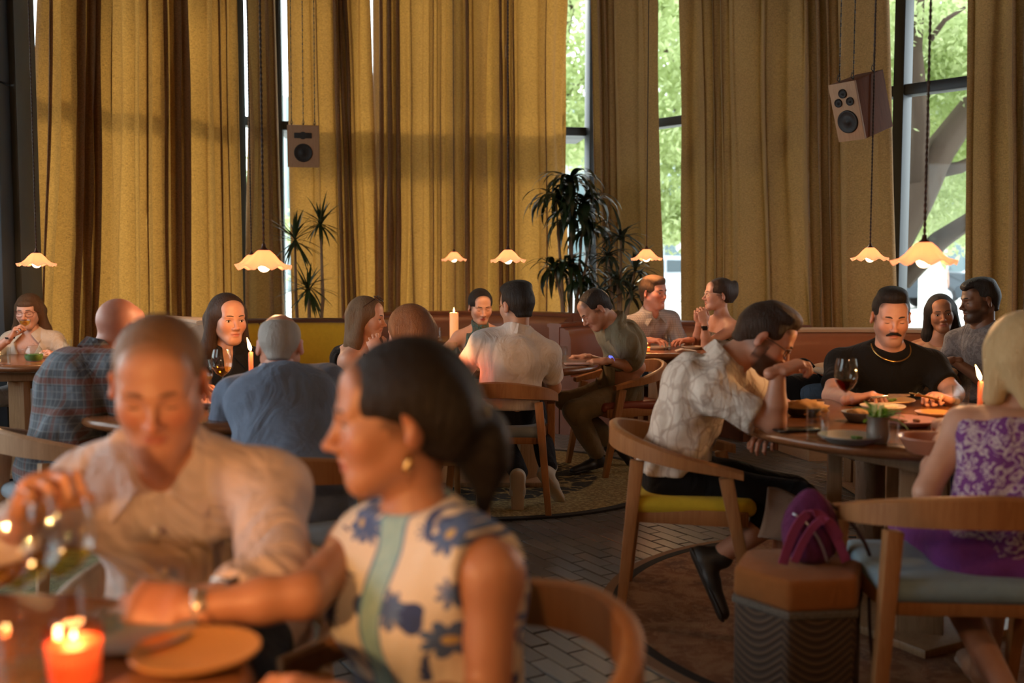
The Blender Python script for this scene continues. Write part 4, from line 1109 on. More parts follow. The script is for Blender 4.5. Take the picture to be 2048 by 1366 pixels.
    if bottom:
        lb = b*(.9 if female else 1.); q = [cone(Pv-V(0, 0, .02), Pv+ax*.04, .122*b, .112*b, .03, w=rr, ws=1.4)]
        if lg.get('skirt'):
            for s in (1, -1): q += [cone(kn[s][0], kn[s][1]-V(0, 0, .03), .098, .07, .07)]
        else:
            ss = lg.get('shorts')
            for s in (1, -1):
                q.append(cone(kn[s][0], kn[s][1], .092*lb, .066*lb, .03))
                q += [cone(kn[s][1], lerp(kn[s][1], an[s]+V(0, 0, .02), ss or 1.), .064*lb, .052*lb, .02)]
        q += [warp(folds*.9, 17, seed+3)]
        v_, q_ = mesh_sdf(q, bres); np_mesh('trousers' if not lg.get('skirt') else 'skirt', v_-A3(org), q_, bottom, root)
    if shoes:
        for s in (1, -1):
            sp = lg.get('R' if s > 0 else 'L', {}); td = Vector(sp.get('t', fb)).normalized(); up_ = Vector(sp.get('u', (0, 0, 1)))
            up_ = (up_-td*up_.dot(td)).normalized(); sd_ = td.cross(up_); a_ = an[s]
            heel = a_-td*.035-up_*.05; toe = a_+td*.175-up_*.055
            q = [cone(heel, a_+td*.06-up_*.05, .033, .036, .03, w=up_, ws=.9), cone(a_+td*.06-up_*.05, toe, .038, .030, .03, w=up_, ws=.8), cone(a_-td*.012-up_*.03, a_+up_*.02, .042, .043, .03), cut(a_-up_*.075, -up_, .004)]
            v_, q_ = mesh_sdf(q, .006); sho = np_mesh('shoe', v_-A3(org), q_, shoemat or plain('black shoe', (.015, .015, .018), .5), root)
            q = [cone(heel-up_*.017, toe-up_*.012, .037, .036, .02, w=up_, ws=.32)]
            v_, q_ = mesh_sdf(q, .006); np_mesh('sole', v_-A3(org), q_, shoes, sho)
            if lg.get('ankle'):
                v_, q_ = mesh_sdf([cone(a_-up_*.02, lerp(a_, kn[s][1], .6), .034, .046, .02)], .006); np_mesh('lower_leg', v_-A3(org), q_, M_skin, root, col=np.tile(np.array([*skin, 1.]), (len(v_), 1)))
    info.update(kn=kn, an=an)
    return info
def box_of(p, r): p = A3(p); return p-r, p+r
def glasses(I, m, r=.0215, z=.001, y=.0985, square=False):
    th = I['tohead']; parts = []
    for s in (-1, 1):
        pts = []
        for k in range(21):
            t_ = 2*math.pi*k/20; cx, cz = math.cos(t_), math.sin(t_)
            if square: cx, cz = math.copysign(abs(cx)**.6, cx), math.copysign(abs(cz)**.6, cz)
            pts.append(th((s*.0325+r*cx*1.1, y-abs(cx*.004)-.012*max(0, s*cx), z-.003+r*.85*cz)))
        parts.append(tube_mesh(pts, .0016, 6))
        parts.append(tube_mesh([th((s*.056, y-.014, z+.006)), th((s*.077, .045, z+.008)), th((s*.079, -.005, z+.006)), th((s*.078, -.02, z-.012))], .0015, 6))
    parts.append(tube_mesh([th((-.011, y, z+.002)), th((0, y+.003, z+.006)), th((.011, y, z+.002))], .0015, 6))
    g = mk('glasses', *join_meshes(parts), m, I['root'])
    for s in (-1, 1):
        c = [th((s*.0325+r*1.05*math.cos(2*math.pi*k/16), y-.002-.01*max(0, s*math.cos(2*math.pi*k/16)), z-.003+r*.82*math.sin(2*math.pi*k/16))) for k in range(16)]
        mk('lens', c, [tuple(range(16))], glassmat('spectacle lens', (.97, .97, .97), .7), g, smooth=False)
# ------------------------------------------------------------------ hair and cloth colours
H_black = hair_mat('black hair', (.022, .016, .013)); H_dark = hair_mat('dark brown hair', (.055, .028, .016)); H_brown = hair_mat('brown hair', (.13, .07, .035))
H_light = hair_mat('light brown hair', (.30, .19, .10)); H_auburn = hair_mat('auburn hair', (.30, .13, .05), (.10, .045, .02)); H_grey = hair_mat('grey hair', (.50, .47, .43), (.28, .26, .24)); H_blond = hair_mat('blonde hair', (.72, .55, .30), (.42, .28, .13))
H_sand = hair_mat('sandy short hair', (.34, .19, .09), (.17, .09, .045))
def rotmap(t, a, sc=(1, 1, 1)):           # object coordinates turned so that x runs to the wearer's right
    mp = t.coord(sc, (0, 0, -math.radians(a)-math.pi)); return mp
def stripes(t, val, freq, lo, hi):
    return t.ramp(t.math('FRACT', t.math('MULTIPLY', val, freq)), [(0, (0, 0, 0)), (lo, (0, 0, 0)), (lo+.02, (1, 1, 1)), (hi, (1, 1, 1)), (hi+.02, (0, 0, 0))])
def plaid_mat():
    t = NT('blue and rust plaid cotton'); v = rotmap(t, 120); s = t.node('ShaderNodeSeparateXYZ'); t.link(v, s.inputs[0])
    h = t.math('ADD', s.outputs['X'], t.math('MULTIPLY', s.outputs['Y'], .8)); z = s.outputs['Z']
    col = t.mix(stripes(t, z, 9, .1, .55), (.075, .085, .10), (.12, .14, .17))
    col = t.mix(t.math('MULTIPLY', stripes(t, h, 9, .2, .6), .6), col, (.055, .06, .075))
    col = t.mix(t.math('MULTIPLY', stripes(t, z, 9, .62, .82), .75), col, (.16, .055, .04))
    col = t.mix(t.math('MULTIPLY', stripes(t, h, 9, .7, .85), .55), col, (.16, .06, .045))
    col = t.mix(t.math('MULTIPLY', stripes(t, z, 36, .4, .6), .4), col, (.20, .21, .22)); col = t.mix(t.math('MULTIPLY', stripes(t, h, 36, .4, .6), .4), col, (.20, .20, .21))
    t.base(col); t.set(Roughness=.9); clothbump(t, .5); return t.m
def leaf_mat():
    t = NT('cream shirt with brown leaf line print'); v = t.coord()
    n = t.node('ShaderNodeTexVoronoi', feature='DISTANCE_TO_EDGE'); n.inputs['Scale'].default_value = 10
    w_ = t.node('ShaderNodeTexNoise'); w_.inputs['Scale'].default_value = 9; t.link(v, w_.inputs['Vector']); m = t.mix(.12, v, w_.outputs['Color'], 'ADD'); t.link(m, n.inputs['Vector'])
    ln = t.ramp(n.outputs['Distance'], [(0, (1, 1, 1)), (.035, (.8, .8, .8)), (.07, (0, 0, 0))])
    wv = t.node('ShaderNodeTexWave'); wv.inputs['Scale'].default_value = 9; wv.inputs['Distortion'].default_value = 9; wv.inputs['Detail'].default_value = 1; t.link(v, wv.inputs['Vector'])
    l2 = t.ramp(wv.outputs['Fac'], [(0, (.55, .55, .55)), (.10, (0, 0, 0))])
    col = t.mix(t.math('MULTIPLY', ln, .5), (.66, .60, .53), (.30, .21, .16)); col = t.mix(l2, col, (.42, .33, .27))
    t.base(col); t.set(Roughness=.9); clothbump(t, .45); return t.m
def floral_mat(a):
    t = NT('white top with blue flowers'); v = rotmap(t, a); s = t.node('ShaderNodeSeparateXYZ'); t.link(v, s.inputs[0]); x, z = s.outputs['X'], s.outputs['Z']
    cb = t.node('ShaderNodeCombineXYZ'); t.link(x, cb.inputs[0]); t.link(z, cb.inputs[1])
    vo = t.node('ShaderNodeTexVoronoi'); vo.inputs['Scale'].default_value = 13.; vo.inputs['Randomness'].default_value = .7; t.link(cb.outputs[0], vo.inputs['Vector'])
    sb = t.node('ShaderNodeVectorMath', operation='SUBTRACT'); sc = t.node('ShaderNodeVectorMath', operation='SCALE'); t.link(cb.outputs[0], sc.inputs[0]); sc.inputs['Scale'].default_value = 13.; t.link(sc.outputs[0], sb.inputs[0])
    pp = t.node('ShaderNodeVectorMath', operation='SCALE'); pp.inputs['Scale'].default_value = 13.; t.link(vo.outputs['Position'], pp.inputs[0]); t.link(pp.outputs[0], sb.inputs[1])
    s2 = t.node('ShaderNodeSeparateXYZ'); t.link(sb.outputs[0], s2.inputs[0]); an = t.math('ARCTAN2', s2.outputs['Y'], s2.outputs['X'])
    pet = t.math('ADD', .25, t.math('MULTIPLY', t.math('ABSOLUTE', t.math('SINE', t.math('MULTIPLY', an, 4.))), .17))
    fl_ = t.math('LESS_THAN', vo.outputs['Distance'], pet); core = t.math('LESS_THAN', vo.outputs['Distance'], .10)
    nz = t.noise(v, 26, 3); lf = t.ramp(t.noise(v, 15, 1, .5, 1.2), [(.60, (0, 0, 0)), (.63, (1, 1, 1))])
    col = t.mix(lf, (.70, .64, .56), (.03, .06, .20)); col = t.mix(fl_, col, t.mix(nz, (.03, .06, .22), (.12, .22, .45))); col = t.mix(core, col, (.55, .42, .20))
    xo = t.math('ABSOLUTE', t.math('ADD', x, t.math('MULTIPLY', z, .0)))
    st = t.math('LESS_THAN', xo, .024); ed = t.math('LESS_THAN', xo, .030)
    col = t.mix(ed, col, (.08, .20, .42)); col = t.mix(st, col, t.mix(t.noise(v, 60, 2), (.20, .42, .52), (.38, .58, .60)))
    bt = t.math('LESS_THAN', z, .60); col = t.mix(bt, col, t.mix(t.noise(v, 40, 3), (.05, .07, .13), (.22, .22, .26)))
    t.base(col); t.set(Roughness=.85); clothbump(t, .25); return t.m
def blotch(name, cols, scale, dist=1.2, fold=.45):
    t = NT(name); v = t.coord(); n = t.noise(v, scale, 3, .55, dist); st = [(.3+.4*i/(len(cols)-1), c) for i, c in enumerate(cols)]
    t.base(t.ramp(n, st, 'CONSTANT')); t.set(Roughness=.88); clothbump(t, fold); return t.m
def check(name, c, c2, f=60):
    t = NT(name); s = t.node('ShaderNodeSeparateXYZ'); t.link(t.coord(), s.inputs[0])
    col = t.mix(t.math('MULTIPLY', stripes(t, s.outputs['Z'], f, .4, .8), .6), c, c2); col = t.mix(t.math('MULTIPLY', stripes(t, t.math('ADD', s.outputs['X'], s.outputs['Y']), f, .4, .8), .6), col, c2)
    t.base(col); t.set(Roughness=.9); clothbump(t, .5); return t.m
M_plaid, M_leafs = plaid_mat(), leaf_mat()
C_black = cloth('black cotton', (.008, .0075, .008)); C_white = cloth('white cotton', (.70, .63, .58), fold=.55); C_olive = cloth('olive linen', (.20, .175, .115), fold=.6); C_grey = blotch('mottled grey jersey', [(.12, .11, .115), (.17, .16, .165), (.21, .20, .20)], 28)
C_pale = cloth('pale pink oxford cotton', (.70, .57, .54), .06, fold=1.3, fscale=6.); C_blue = cloth('blue grey cotton', (.15, .19, .27), fold=.6); C_khaki = cloth('khaki cotton', (.20, .15, .09)); C_navy = cloth('dark navy cotton', (.014, .016, .024)); C_beige = cloth('beige knit', (.58, .50, .42)); C_taupe = cloth('taupe cotton', (.15, .105, .075))
S_light, S_warm, S_tan, S_brown, S_dark = (.60, .35, .26), (.58, .31, .21), (.50, .26, .16), (.34, .165, .09), (.16, .075, .042)
M_rubber = plain('pale rubber sole', (.50, .40, .30), .7); M_brsole = plain('brown rubber sole', (.13, .075, .045), .7); M_watch = plain('black watch case', (.012, .012, .014), .3)
def wristband(I, s, m, face=None, r=.031, off=.03):
    El, Wp, sp = I['arms'][s]; d = (Wp-El).normalized(); c = I['T'](Wp-d*off)
    o = mk('watch', *tube_mesh([c-d*.010, c-d*.0095, c+d*.0095, c+d*.010], [r-.004, r, r, r-.004], 20), m, I['root'])
    if face is not None:
        n = Vector(face[0]); n = (n-d*n.dot(d)).normalized(); a = c+n*(r-.004)
        bar('watch_face', a, a+n*.010, .034, face[1], o, ha=.036, side=d, bev=.003)
UP, DN = V(0, 0, 1), V(0, 0, -1)
# 1 woman drinking tea
h = P(58, 624, 6.75)
I1 = person('woman with brown fringe and glasses lifting a glass cup to her lips', h, 6, 4, hp=6, female=True, skin=S_light, hair='bangs', hmat=H_brown, pel=(h.x, h.y+.06), pz=.47, neck=.155,
       R=dict(w=P(20, 676, 6.5), hint=(-1, -.2, -.8), d=(.55, -.05, .85), n=(.8, .3, -.3), curl=55, thumb=1.), L=dict(w=P(118, 712, 6.45), hint=(1, 0, -1), d=(-.5, -.7, .35), n=(-.5, 0, -1), curl=50),
       top='open', topmat=C_beige, bottom=cloth('pale grey cotton', (.5, .5, .5)), eyes='down', bulk=1.08, chest=0)
glasses(I1, plain('red brown spectacle frame', (.14, .03, .02), .3), square=True)
v_, q_ = mesh_sdf(I1['torso'](.006, False) + [cut(lerp(I1['N'], I1['Pv'], .32)-V(0, 0, .0), UP+I1['fr']*-.2, .01), ell(I1['N']+I1['fr']*.12-UP*.09, (.07, .1, .09), .01, 's')], .008); np_mesh('camisole', v_-A3(I1['org']), q_, C_black, I1['root'])
mk('hair_tie', *tube_mesh([I1['T'](I1['arms'][1][1]-DN*0)+V(0, 0, -.004), I1['T'](I1['arms'][1][1])+V(0, 0, .006)], .030, 16), C_black, I1['root'])
# 2 bald man
h = P(240, 656, 4.0)
person('bald man in a plaid shirt seen from behind leaning to the left table', h, 152, 132, hp=12, roll=4, skin=(.56, .27, .20), blush=.9, hair=None, pel=(-1.72, 3.74), full=1.05, bulk=1.08, slouch=.05, neck=.135, thrust=.06,
       R=dict(w=V(-1.33, 3.92, .80), d=(.9, .3, 0), n=(0, 0, -1)), L=dict(w=V(-1.36, 4.12, .80), d=(1, 0, 0), n=(0, 0, -1)),
       top='rolled', topmat=M_plaid, bottom=cloth('blue denim', (.08, .11, .16)), shoes=M_brsole, folds=.007)
# 3 man in the foreground
h = P(318, 768, 1.78)
I3 = person('man in a pale pink button shirt eating at the foreground table', h, 12, 4, hp=20, skin=(.56, .29, .19), blush=.7, hair='short', hmat=H_sand, pel=(-.63, 2.02), brow=(.20, .10, .06), full=1.05, jaw=1.04, bulk=1.03, sw=.182,
       R=dict(w=P(62, 1022, 1.50), e=P(-20, 1105, 1.62), d=(.25, -.25, .35), n=(.4, -.2, -.8), curl=68, thumb=.9), L=dict(w=P(420, 1205, 1.50), e=P(545, 1165, 1.62), d=(-1, -.05, 0), n=(0, .3, -1), curl=45),
       top='rolled', topmat=C_pale, bottom=C_navy, folds=.009, neck=.165, vz=.034)
wristband(I3, -1, plain('steel watch', (.5, .46, .4), .25, .9), ((.2, -1, .5), M_watch), .034, .03)
for z_ in (.62, .70, .78, .86):
    q = lerp(I3['Pv'], I3['N'], (z_-.52)/(I3['N'].z-.52))
    c = q+I3['fr']*(.125 if z_ < .84 else .115)
    mk('button', *tube_mesh([I3['T'](c), I3['T'](c+I3['fr']*.012)], .006, 12), plain('pearl button', (.75, .65, .55), .3), I3['root'], smooth=False)
# 4 woman with dark hair, black blouse
h = P(456, 640, 4.75)
person('woman with long dark hair in a black blouse looking sideways', h, 38, 12, hp=2, female=True, skin=S_warm, hair='long', hmat=H_dark, eyes='open', pel=(-1.36, 4.86), nose=1.1, pz=.50, scale=1.02,
       R=dict(w=V(-1.42, 4.42, .80), d=(.3, -.8, 0), n=(0, 0, -1)), L=dict(w=V(-1.12, 4.45, .80), d=(-.4, -.8, 0), n=(0, 0, -1)), top='shirt', topmat=C_black, bottom=C_navy, vz=.12)
# 5 grey-haired man from behind
h = P(560, 692, 3.72)
person('grey haired balding man in a blue grey shirt seen from behind', h, -172, -174, hp=10, skin=(.58, .29, .20), blush=.9, hair='fringe', hmat=H_grey, pel=(-.72, 3.24), slouch=.05, full=1.02, neck=.135, bulk=1.04,
       R=dict(w=V(-.74, 3.86, .79), d=(-.5, .8, 0), n=(0, 0, -1)), L=dict(w=V(-1.02, 3.74, .79), d=(-.2, .9, 0), n=(0, 0, -1)), top='shirt', topmat=C_blue, bottom=C_navy, shoes=M_brsole, folds=.006)
# 6 woman with sunglasses on her hair
h = P(734, 636, 5.75)
I6 = person('woman with long light brown hair and sunglasses on her head', h, 82, 74, hp=6, female=True, skin=S_light, hair='long', hmat=hair_mat('ash brown long hair', (.24, .15, .08), (.09, .05, .03)), pel=(-.97, 5.85), pz=.50,
       R=dict(w=V(-.62, 5.72, .93), d=(.1, .1, 1), n=(1, 0, 0), curl=40), L=dict(w=V(-.66, 6.05, .78), d=(1, 0, 0), n=(0, 0, -1)), top='tank', topmat=C_black, bottom=C_navy, eyes='open')
th = I6['tohead']; fr_ = []
for s in (-1, 1): fr_.append(tube_mesh([th((s*.030+.024*math.cos(2*math.pi*k/16), .058-.02*math.sin(2*math.pi*k/16), .118+.014*math.sin(2*math.pi*k/16))) for k in range(17)], .003, 6))
fr_.append(tube_mesh([th((-.006, .058, .118)), th((.006, .058, .118))], .003, 6))
for s in (-1, 1): fr_.append(tube_mesh([th((s*.054, .052, .118)), th((s*.084, .0, .07)), th((s*.082, -.02, .03))], .0025, 6))
mk('sunglasses', *join_meshes(fr_), plain('tortoiseshell frame', (.05, .02, .01), .2), I6['root'])
# 7 auburn-haired woman
h = P(818, 668, 4.95)
person('woman with auburn shoulder length hair seen from behind', h, -118, -160, hp=4, roll=-8, female=True, skin=S_light, hair='bob', hmat=H_auburn, pel=(-.42, 4.78), pz=.50, neck=.15, scale=1.06,
       R=dict(w=V(-.42, 5.25, .78), d=(0, 1, 0), n=(0, 0, -1)), L=dict(w=V(-.70, 5.2, .85), d=(-.4, .4, .7), n=(0, 1, 0), curl=40), top='tee', topmat=C_navy, bottom=C_navy, shoes=M_brsole)
# 8 woman in the foreground
h = P(800, 838, 1.60); BA = -44
I8 = person('woman with dark pinned back hair in a white and blue floral top', h, -80, BA, hp=4, female=True, skin=(.46, .23, .135), hair='lowpony', hmat=H_black, pel=(-.12, 1.62), pz=.47, neck=.175, scale=1.05, sw=.162, eyes='open', bust=1.12, nose=1.05, lips=(.42, .12, .11),
       R=dict(w=P(372, 1218, 1.46), e=P(610, 1192, 1.50), d=(-.95, .05, .12), n=(.1, .6, -.7), curl=52, thumb=.9), L=dict(w=P(700, 1420, 1.22), e=P(975, 1420, 1.45), d=(-.85, -.1, .25), n=(0, .3, -1), curl=40),
       top='sleeveless', topmat=floral_mat(BA), bottom=C_navy, folds=.003, bulk=1.05)
th = I8['tohead']
for s in (-1, 1): tube('earring', [th((s*.078, -.004, -.042)), th((s*.082, -.004, -.056)), th((s*.082, .004, -.066))], .006, plain('gold', (.7, .45, .15), .25, 1.), I8['root'])
wristband(I8, 1, plain('thin bracelet', (.6, .5, .4), .3, .8), None, .028, .02)
mk('hair_clip', *tube_mesh([th((-.03, -.118, .0)), th((.03, -.118, .0))], .02, 12), plain('marbled hair clip', (.35, .32, .27), .3, var=.7, nscale=60), I8['root'])
# 9 woman in halter top
h = P(961, 614, 6.9)
person('woman with black hair tied back in a patterned teal halter top', h, 16, 8, hp=14, female=True, skin=(.60, .34, .23), hair='lowbun', hmat=H_black, pel=(h.x, 7.05), pz=.49, neck=.16, full=1.08, lips=(.48, .07, .07), brow=(.03, .02, .016),
       R=dict(w=P(915, 722, 6.65), hint=(-1, .2, -.5), d=(.8, -.3, .1), n=(0, 0, -1), curl=40), L=dict(w=P(1000, 722, 6.6), hint=(1, 0, -1), d=(-.8, -.2, 0), n=(0, 0, -1)), top='halter', topmat=blotch('teal floral halter', [(.015, .03, .03), (.05, .14, .14), (.10, .07, .03), (.03, .06, .07), (.22, .26, .22)], 60, 1.5), bottom=C_navy)
# 10 man in white shirt from behind
h = P(1033, 612, 5.32)
I10 = person('black haired man in a white polo shirt sitting with his back turned', h, -146, 178, hp=6, skin=(.56, .31, .20), hair='sweep', hmat=H_black, pel=(-.03, 5.32), pz=.53, neck=.165, sw=.178, hem=.015,
       L=dict(w=P(985, 742, 5.72), e=P(906, 768, 5.42), d=(.6, .7, 0), n=(0, 0, -1)), R=dict(w=P(1080, 742, 5.75), e=P(1108, 775, 5.42), d=(-.4, .9, 0), n=(0, 0, -1)),
       top='short', topmat=C_white, bottom=C_navy, shoes=M_rubber, shoemat=plain('white knit trainer', (.5, .5, .48), .8), folds=.006,
       legs=dict(R=dict(k=V(.12, 5.72, .50), a=V(.20, 5.36, .20), t=(.45, .55, -.75), u=(.3, .7, .6)), L=dict(k=V(-.12, 5.72, .50), a=V(.03, 5.24, .19), t=(0, .35, -1), u=(0, 1, .35))))
glasses(I10, plain('amber spectacle frame', (.45, .16, .05), .3))
# 11 man in olive shirt
h = P(1190, 618, 6.15)
I11 = person('man in an olive shirt bending over his phone at the middle table', h, -74, -72, hp=40, skin=(.56, .31, .21), hair='short', hmat=hair_mat('near black hair', (.035, .022, .016)), pel=(.70, 6.42), pz=.52, neck=.115, thrust=.10, slouch=.06,
       L=dict(w=P(1212, 722, 6.02), e=P(1278, 735, 6.28), d=(-1, 0, -.05), n=(0, .2, -1), curl=30), R=dict(w=P(1170, 714, 6.35), e=P(1240, 738, 6.55), d=(-1, -.2, 0), n=(0, 0, -1), curl=40),
       top='short', topmat=C_olive, bottom=C_khaki, shoes=plain('black sole', (.012, .012, .014), .7), folds=.007,
       legs=dict(L=dict(k=P(1148, 822, 6.12), a=P(1192, 912, 6.25), t=(-.8, -.5, -.1)), R=dict(k=P(1130, 800, 6.45), a=P(1225, 892, 6.5), t=(.4, -.3, -.7), u=(-.7, 0, .4))))
wristband(I11, -1, M_watch, ((0, -1, .7), emit('watch screen', (.12, .16, .9), 1.2)), .031, .02)
# 12 man far, 13 woman with claw clip
h = P(1307, 586, 7.4)
person('brown haired man in a checked pinkish shirt by the window gap', h, 42, 22, hp=2, skin=(.60, .28, .20), blush=1., hair='thick', hmat=H_brown, eyes='open', pel=(h.x-.02, 7.56), neck=.17, jaw=1.05, top='rolled', topmat=check('pinkish check cotton', (.40, .36, .34), (.27, .24, .24)), bottom=C_navy,
       R=dict(w=V(1.0, 7.2, .79), d=(.6, -.5, 0), n=(0, 0, -1)), L=dict(w=V(1.28, 7.2, .79), d=(-.7, -.4, 0), n=(0, 0, -1)))
h = P(1437, 590, 7.2)
I13 = person('woman with hair in a white claw clip resting on folded hands', h, -84, -70, hp=-2, female=True, skin=(.62, .36, .27), hair='updo', hmat=H_dark, pel=(1.60, 7.28), neck=.17, pz=.52,
       L=dict(w=P(1409, 644, 7.0), e=P(1412, 690, 7.06), d=(-.25, .1, .95), n=(-.2, 1, 0), curl=58), R=dict(w=P(1398, 642, 7.14), e=P(1394, 686, 7.3), d=(-.1, -.2, .95), n=(0, -1, 0), curl=58), top='strapless', topmat=blotch('floral bandeau', [(.02, .02, .02), (.25, .2, .15), (.05, .05, .05)], 70), bottom=blotch('striped colourful skirt', [(.03, .10, .22), (.35, .05, .05), (.45, .42, .38), (.03, .10, .22)], 14))
glasses(I13, plain('clear spectacle frame', (.6, .5, .45), .2))
wristband(I13, -1, M_watch, ((-.2, -1, 0), M_watch), .026, .035)
th = I13['tohead']
for z_, s in ((.085, 1), (.055, -1), (.025, 1)):
    tube('claw_clip', [th((.03, -.13, z_+.012)), th((.045, -.138, z_)), th((.03, -.142, z_-.014)), th((.045, -.13, z_-.022))], .006, plain('white clip', (.8, .76, .68), .3), I13['root'])
# 14 man in leaf print shirt
h = P(1530, 676, 3.56)
I14 = person('bearded man with glasses in a cream leaf print shirt', h, 76, 80, hp=34, skin=(.52, .26, .165), hair='quiff', hmat=H_dark, beard=.93, bcol=(.028, .016, .011), pel=(.60, 3.70), pz=.53, neck=.115, thrust=.11, slouch=.05, blush=.7, hem=.0, nose=1.1,
       R=dict(w=P(1556, 742, 3.36), e=P(1548, 846, 3.36), d=(.75, .1, .25), n=(.1, .15, -1), curl=48), L=dict(w=P(1545, 868, 3.58), e=P(1590, 830, 3.9), d=(-.55, -.85, -.05), n=(0, .2, -1), curl=42),
       top='short', topmat=M_leafs, bottom=C_black, shoes=plain('black sandal sole', (.015, .013, .012), .6), shoemat=plain('black sandal strap', (.02, .017, .015), .5), folds=.007,
       legs=dict(ankle=True, shorts=.45, R=dict(k=P(1600, 1005, 3.50), a=P(1432, 1118, 3.52), t=(.35, -.45, -.85), u=(.8, .1, .5)), L=dict(k=P(1585, 985, 3.9), a=P(1560, 1120, 3.9), t=(.9, -.1, -.2))))
glasses(I14, plain('thin dark spectacle frame', (.02, .017, .015), .3))
# 15 man in black tee
h = P(1782, 634, 4.45)
I15 = person('man with a dark moustache in a black T shirt and gold chain', h, -10, -4, hp=14, skin=(.60, .33, .24), hair='quiff', hmat=H_black, beard=.28, bcol=(.12, .07, .05), pel=(1.70, 4.62), pz=.52, neck=.168, sw=.20, bulk=1.06, lips=(.42, .13, .11),
       R=dict(w=P(1706, 798, 3.98), e=P(1664, 792, 4.34), d=(.75, -.45, .25), n=(.2, -.2, -1), curl=46, thumb=.9), L=dict(w=P(1898, 800, 3.98), e=P(1908, 788, 4.34), d=(-.75, -.35, .25), n=(-.3, -.2, -1), curl=62, thumb=.9),
       top='tee', topmat=C_black, bottom=C_taupe, shoes=M_brsole)
th = I15['tohead']
v_, q_ = mesh_sdf([cone((-.029, .087, -.060), (-.006, .099, -.047), .0045, .008, .008), cone((.029, .087, -.060), (.006, .099, -.047), .0045, .008, .008)], .002)
np_mesh('moustache', np.array([tuple(th(p)) for p in v_]), q_, H_black, I15['root'])
N_, ax_, fr_, rr_ = I15['N'], I15['ax'], I15['fr'], I15['rr']
tube('necklace', [I15['T'](N_+rr_*(.085*math.cos(t_))+fr_*(.02+.088*math.sin(t_))-ax_*(.035*math.sin(t_)-.022)) for t_ in np.linspace(-.15, math.pi+.15, 26)], .0035, plain('gold', (.7, .45, .15), .25, 1.), I15['root'], 6)
# 16, 17 couple at the bench
h = P(1882, 628, 6.2)
person('woman with long black hair in a beige top smiling on the bench', h, -16, -30, hp=2, roll=6, female=True, skin=S_brown, hair='long', hmat=H_black, eyes='open', pel=(2.74, 6.28), pz=.50, neck=.165, lips=(.28, .08, .07), top='tank', topmat=cloth('beige jersey', (.32, .22, .155)), bottom=C_navy,
       R=dict(w=V(2.36, 5.98, .79), d=(-.7, -.4, 0), n=(0, 0, -1)), L=dict(w=V(2.62, 5.9, .77), d=(-.7, -.4, 0), n=(0, 0, -1)))
h = P(1960, 602, 5.6)
person('man with a black fade haircut and short beard in a grey T shirt', h, -88, -62, hp=6, skin=S_dark, hair='fade', hmat=H_black, beard=.75, bcol=(.018, .011, .009), lips=(.16, .06, .05), blush=.2, pel=(2.72, 5.62), pz=.52, neck=.17, top='tee', topmat=C_grey, bottom=C_navy, brow=(.015, .01, .008),
       R=dict(w=V(2.40, 5.70, .79), d=(-.8, .2, 0), n=(0, 0, -1)), L=dict(w=V(2.42, 5.44, .79), d=(-.8, .3, 0), n=(0, 0, -1)))
# 18 blonde woman
h = P(2040, 722, 2.82)
I18 = person('blonde woman in a purple and white printed dress with her back turned', h, -168, 172, hp=4, female=True, skin=(.58, .34, .24), hair='bob', hmat=H_blond, pel=(1.33, 2.66), pz=.52, neck=.17, sw=.155,
       L=dict(w=V(1.34, 3.05, .79), e=P(1852, 985, 2.74), d=(.3, .9, 0), n=(0, 0, -1)), R=dict(w=V(1.62, 3.05, .78), d=(-.2, .9, 0), n=(0, 0, -1)), top='sundress', topmat=blotch('purple dress with white print', [(.15, .035, .20), (.15, .035, .20), (.48, .40, .45), (.17, .04, .22), (.5, .44, .48)], 24, 2.5),
       bottom=blotch('purple skirt with white border', [(.17, .035, .23), (.19, .04, .25), (.17, .035, .23), (.5, .42, .46)], 16, 2.5), legs=dict(skirt=.28, ankle=True, R=dict(a=V(1.42, 2.92, .10)), L=dict(a=V(1.30, 2.52, .14), t=(-.35, .35, -.8), u=(.2, .7, .5))), shoes=plain('woven pale sole', (.34, .26, .20), .8), shoemat=plain('tan sandal', (.30, .18, .12), .6), folds=.005)
# ================================================================== things on the tables
M_gl = glassmat('clear drinking glass', (.96, .98, .98), 1.); M_water = glassmat('water', (.90, .95, .95), .5)
def liquid(name, c):
    if name in MATS: return MATS[name]
    t = NT(name); t.base(c); t.set(Roughness=.05); t.b.inputs['Transmission Weight'].default_value = .75; t.b.inputs['IOR'].default_value = 1.33; MATS[name] = t.m; return t.m
M_red = glassmat('red wine', (.35, .01, .03), .5); M_whitew = glassmat('white wine', (.93, .76, .36), .5); M_tea = glassmat('pale tea', (.92, .78, .32), .5)
M_stone = plain('grey stoneware', (.16, .155, .145), .5, nscale=40); M_tan = plain('tan stoneware', (.44, .27, .13), .4, nscale=30); M_amber = plain('amber glazed stoneware', (.42, .20, .06), .32, nscale=20); M_terr = plain('terracotta glaze', (.40, .17, .10), .35); M_pink = plain('pink glaze plate', (.48, .24, .21), .35); M_cer = plain('cream ceramic', (.62, .55, .46), .4)
M_wax = None
def waxmat(name, c, e):
    t = NT(name); t.base(c); t.set(Roughness=.5); t.b.inputs['Subsurface Weight'].default_value = .3; t.b.inputs['Emission Color'].default_value = (1, .32, .07, 1); t.b.inputs['Emission Strength'].default_value = e; return t.m
M_flame = emit('candle flame', (1, .62, .22), 22.)
M_ivory, M_redwax = waxmat('glowing ivory wax', (.85, .68, .45), .55), waxmat('red brown wax', (.45, .10, .05), .12)
def at(px, py, z=TZ+.001): return G(px, py, z)
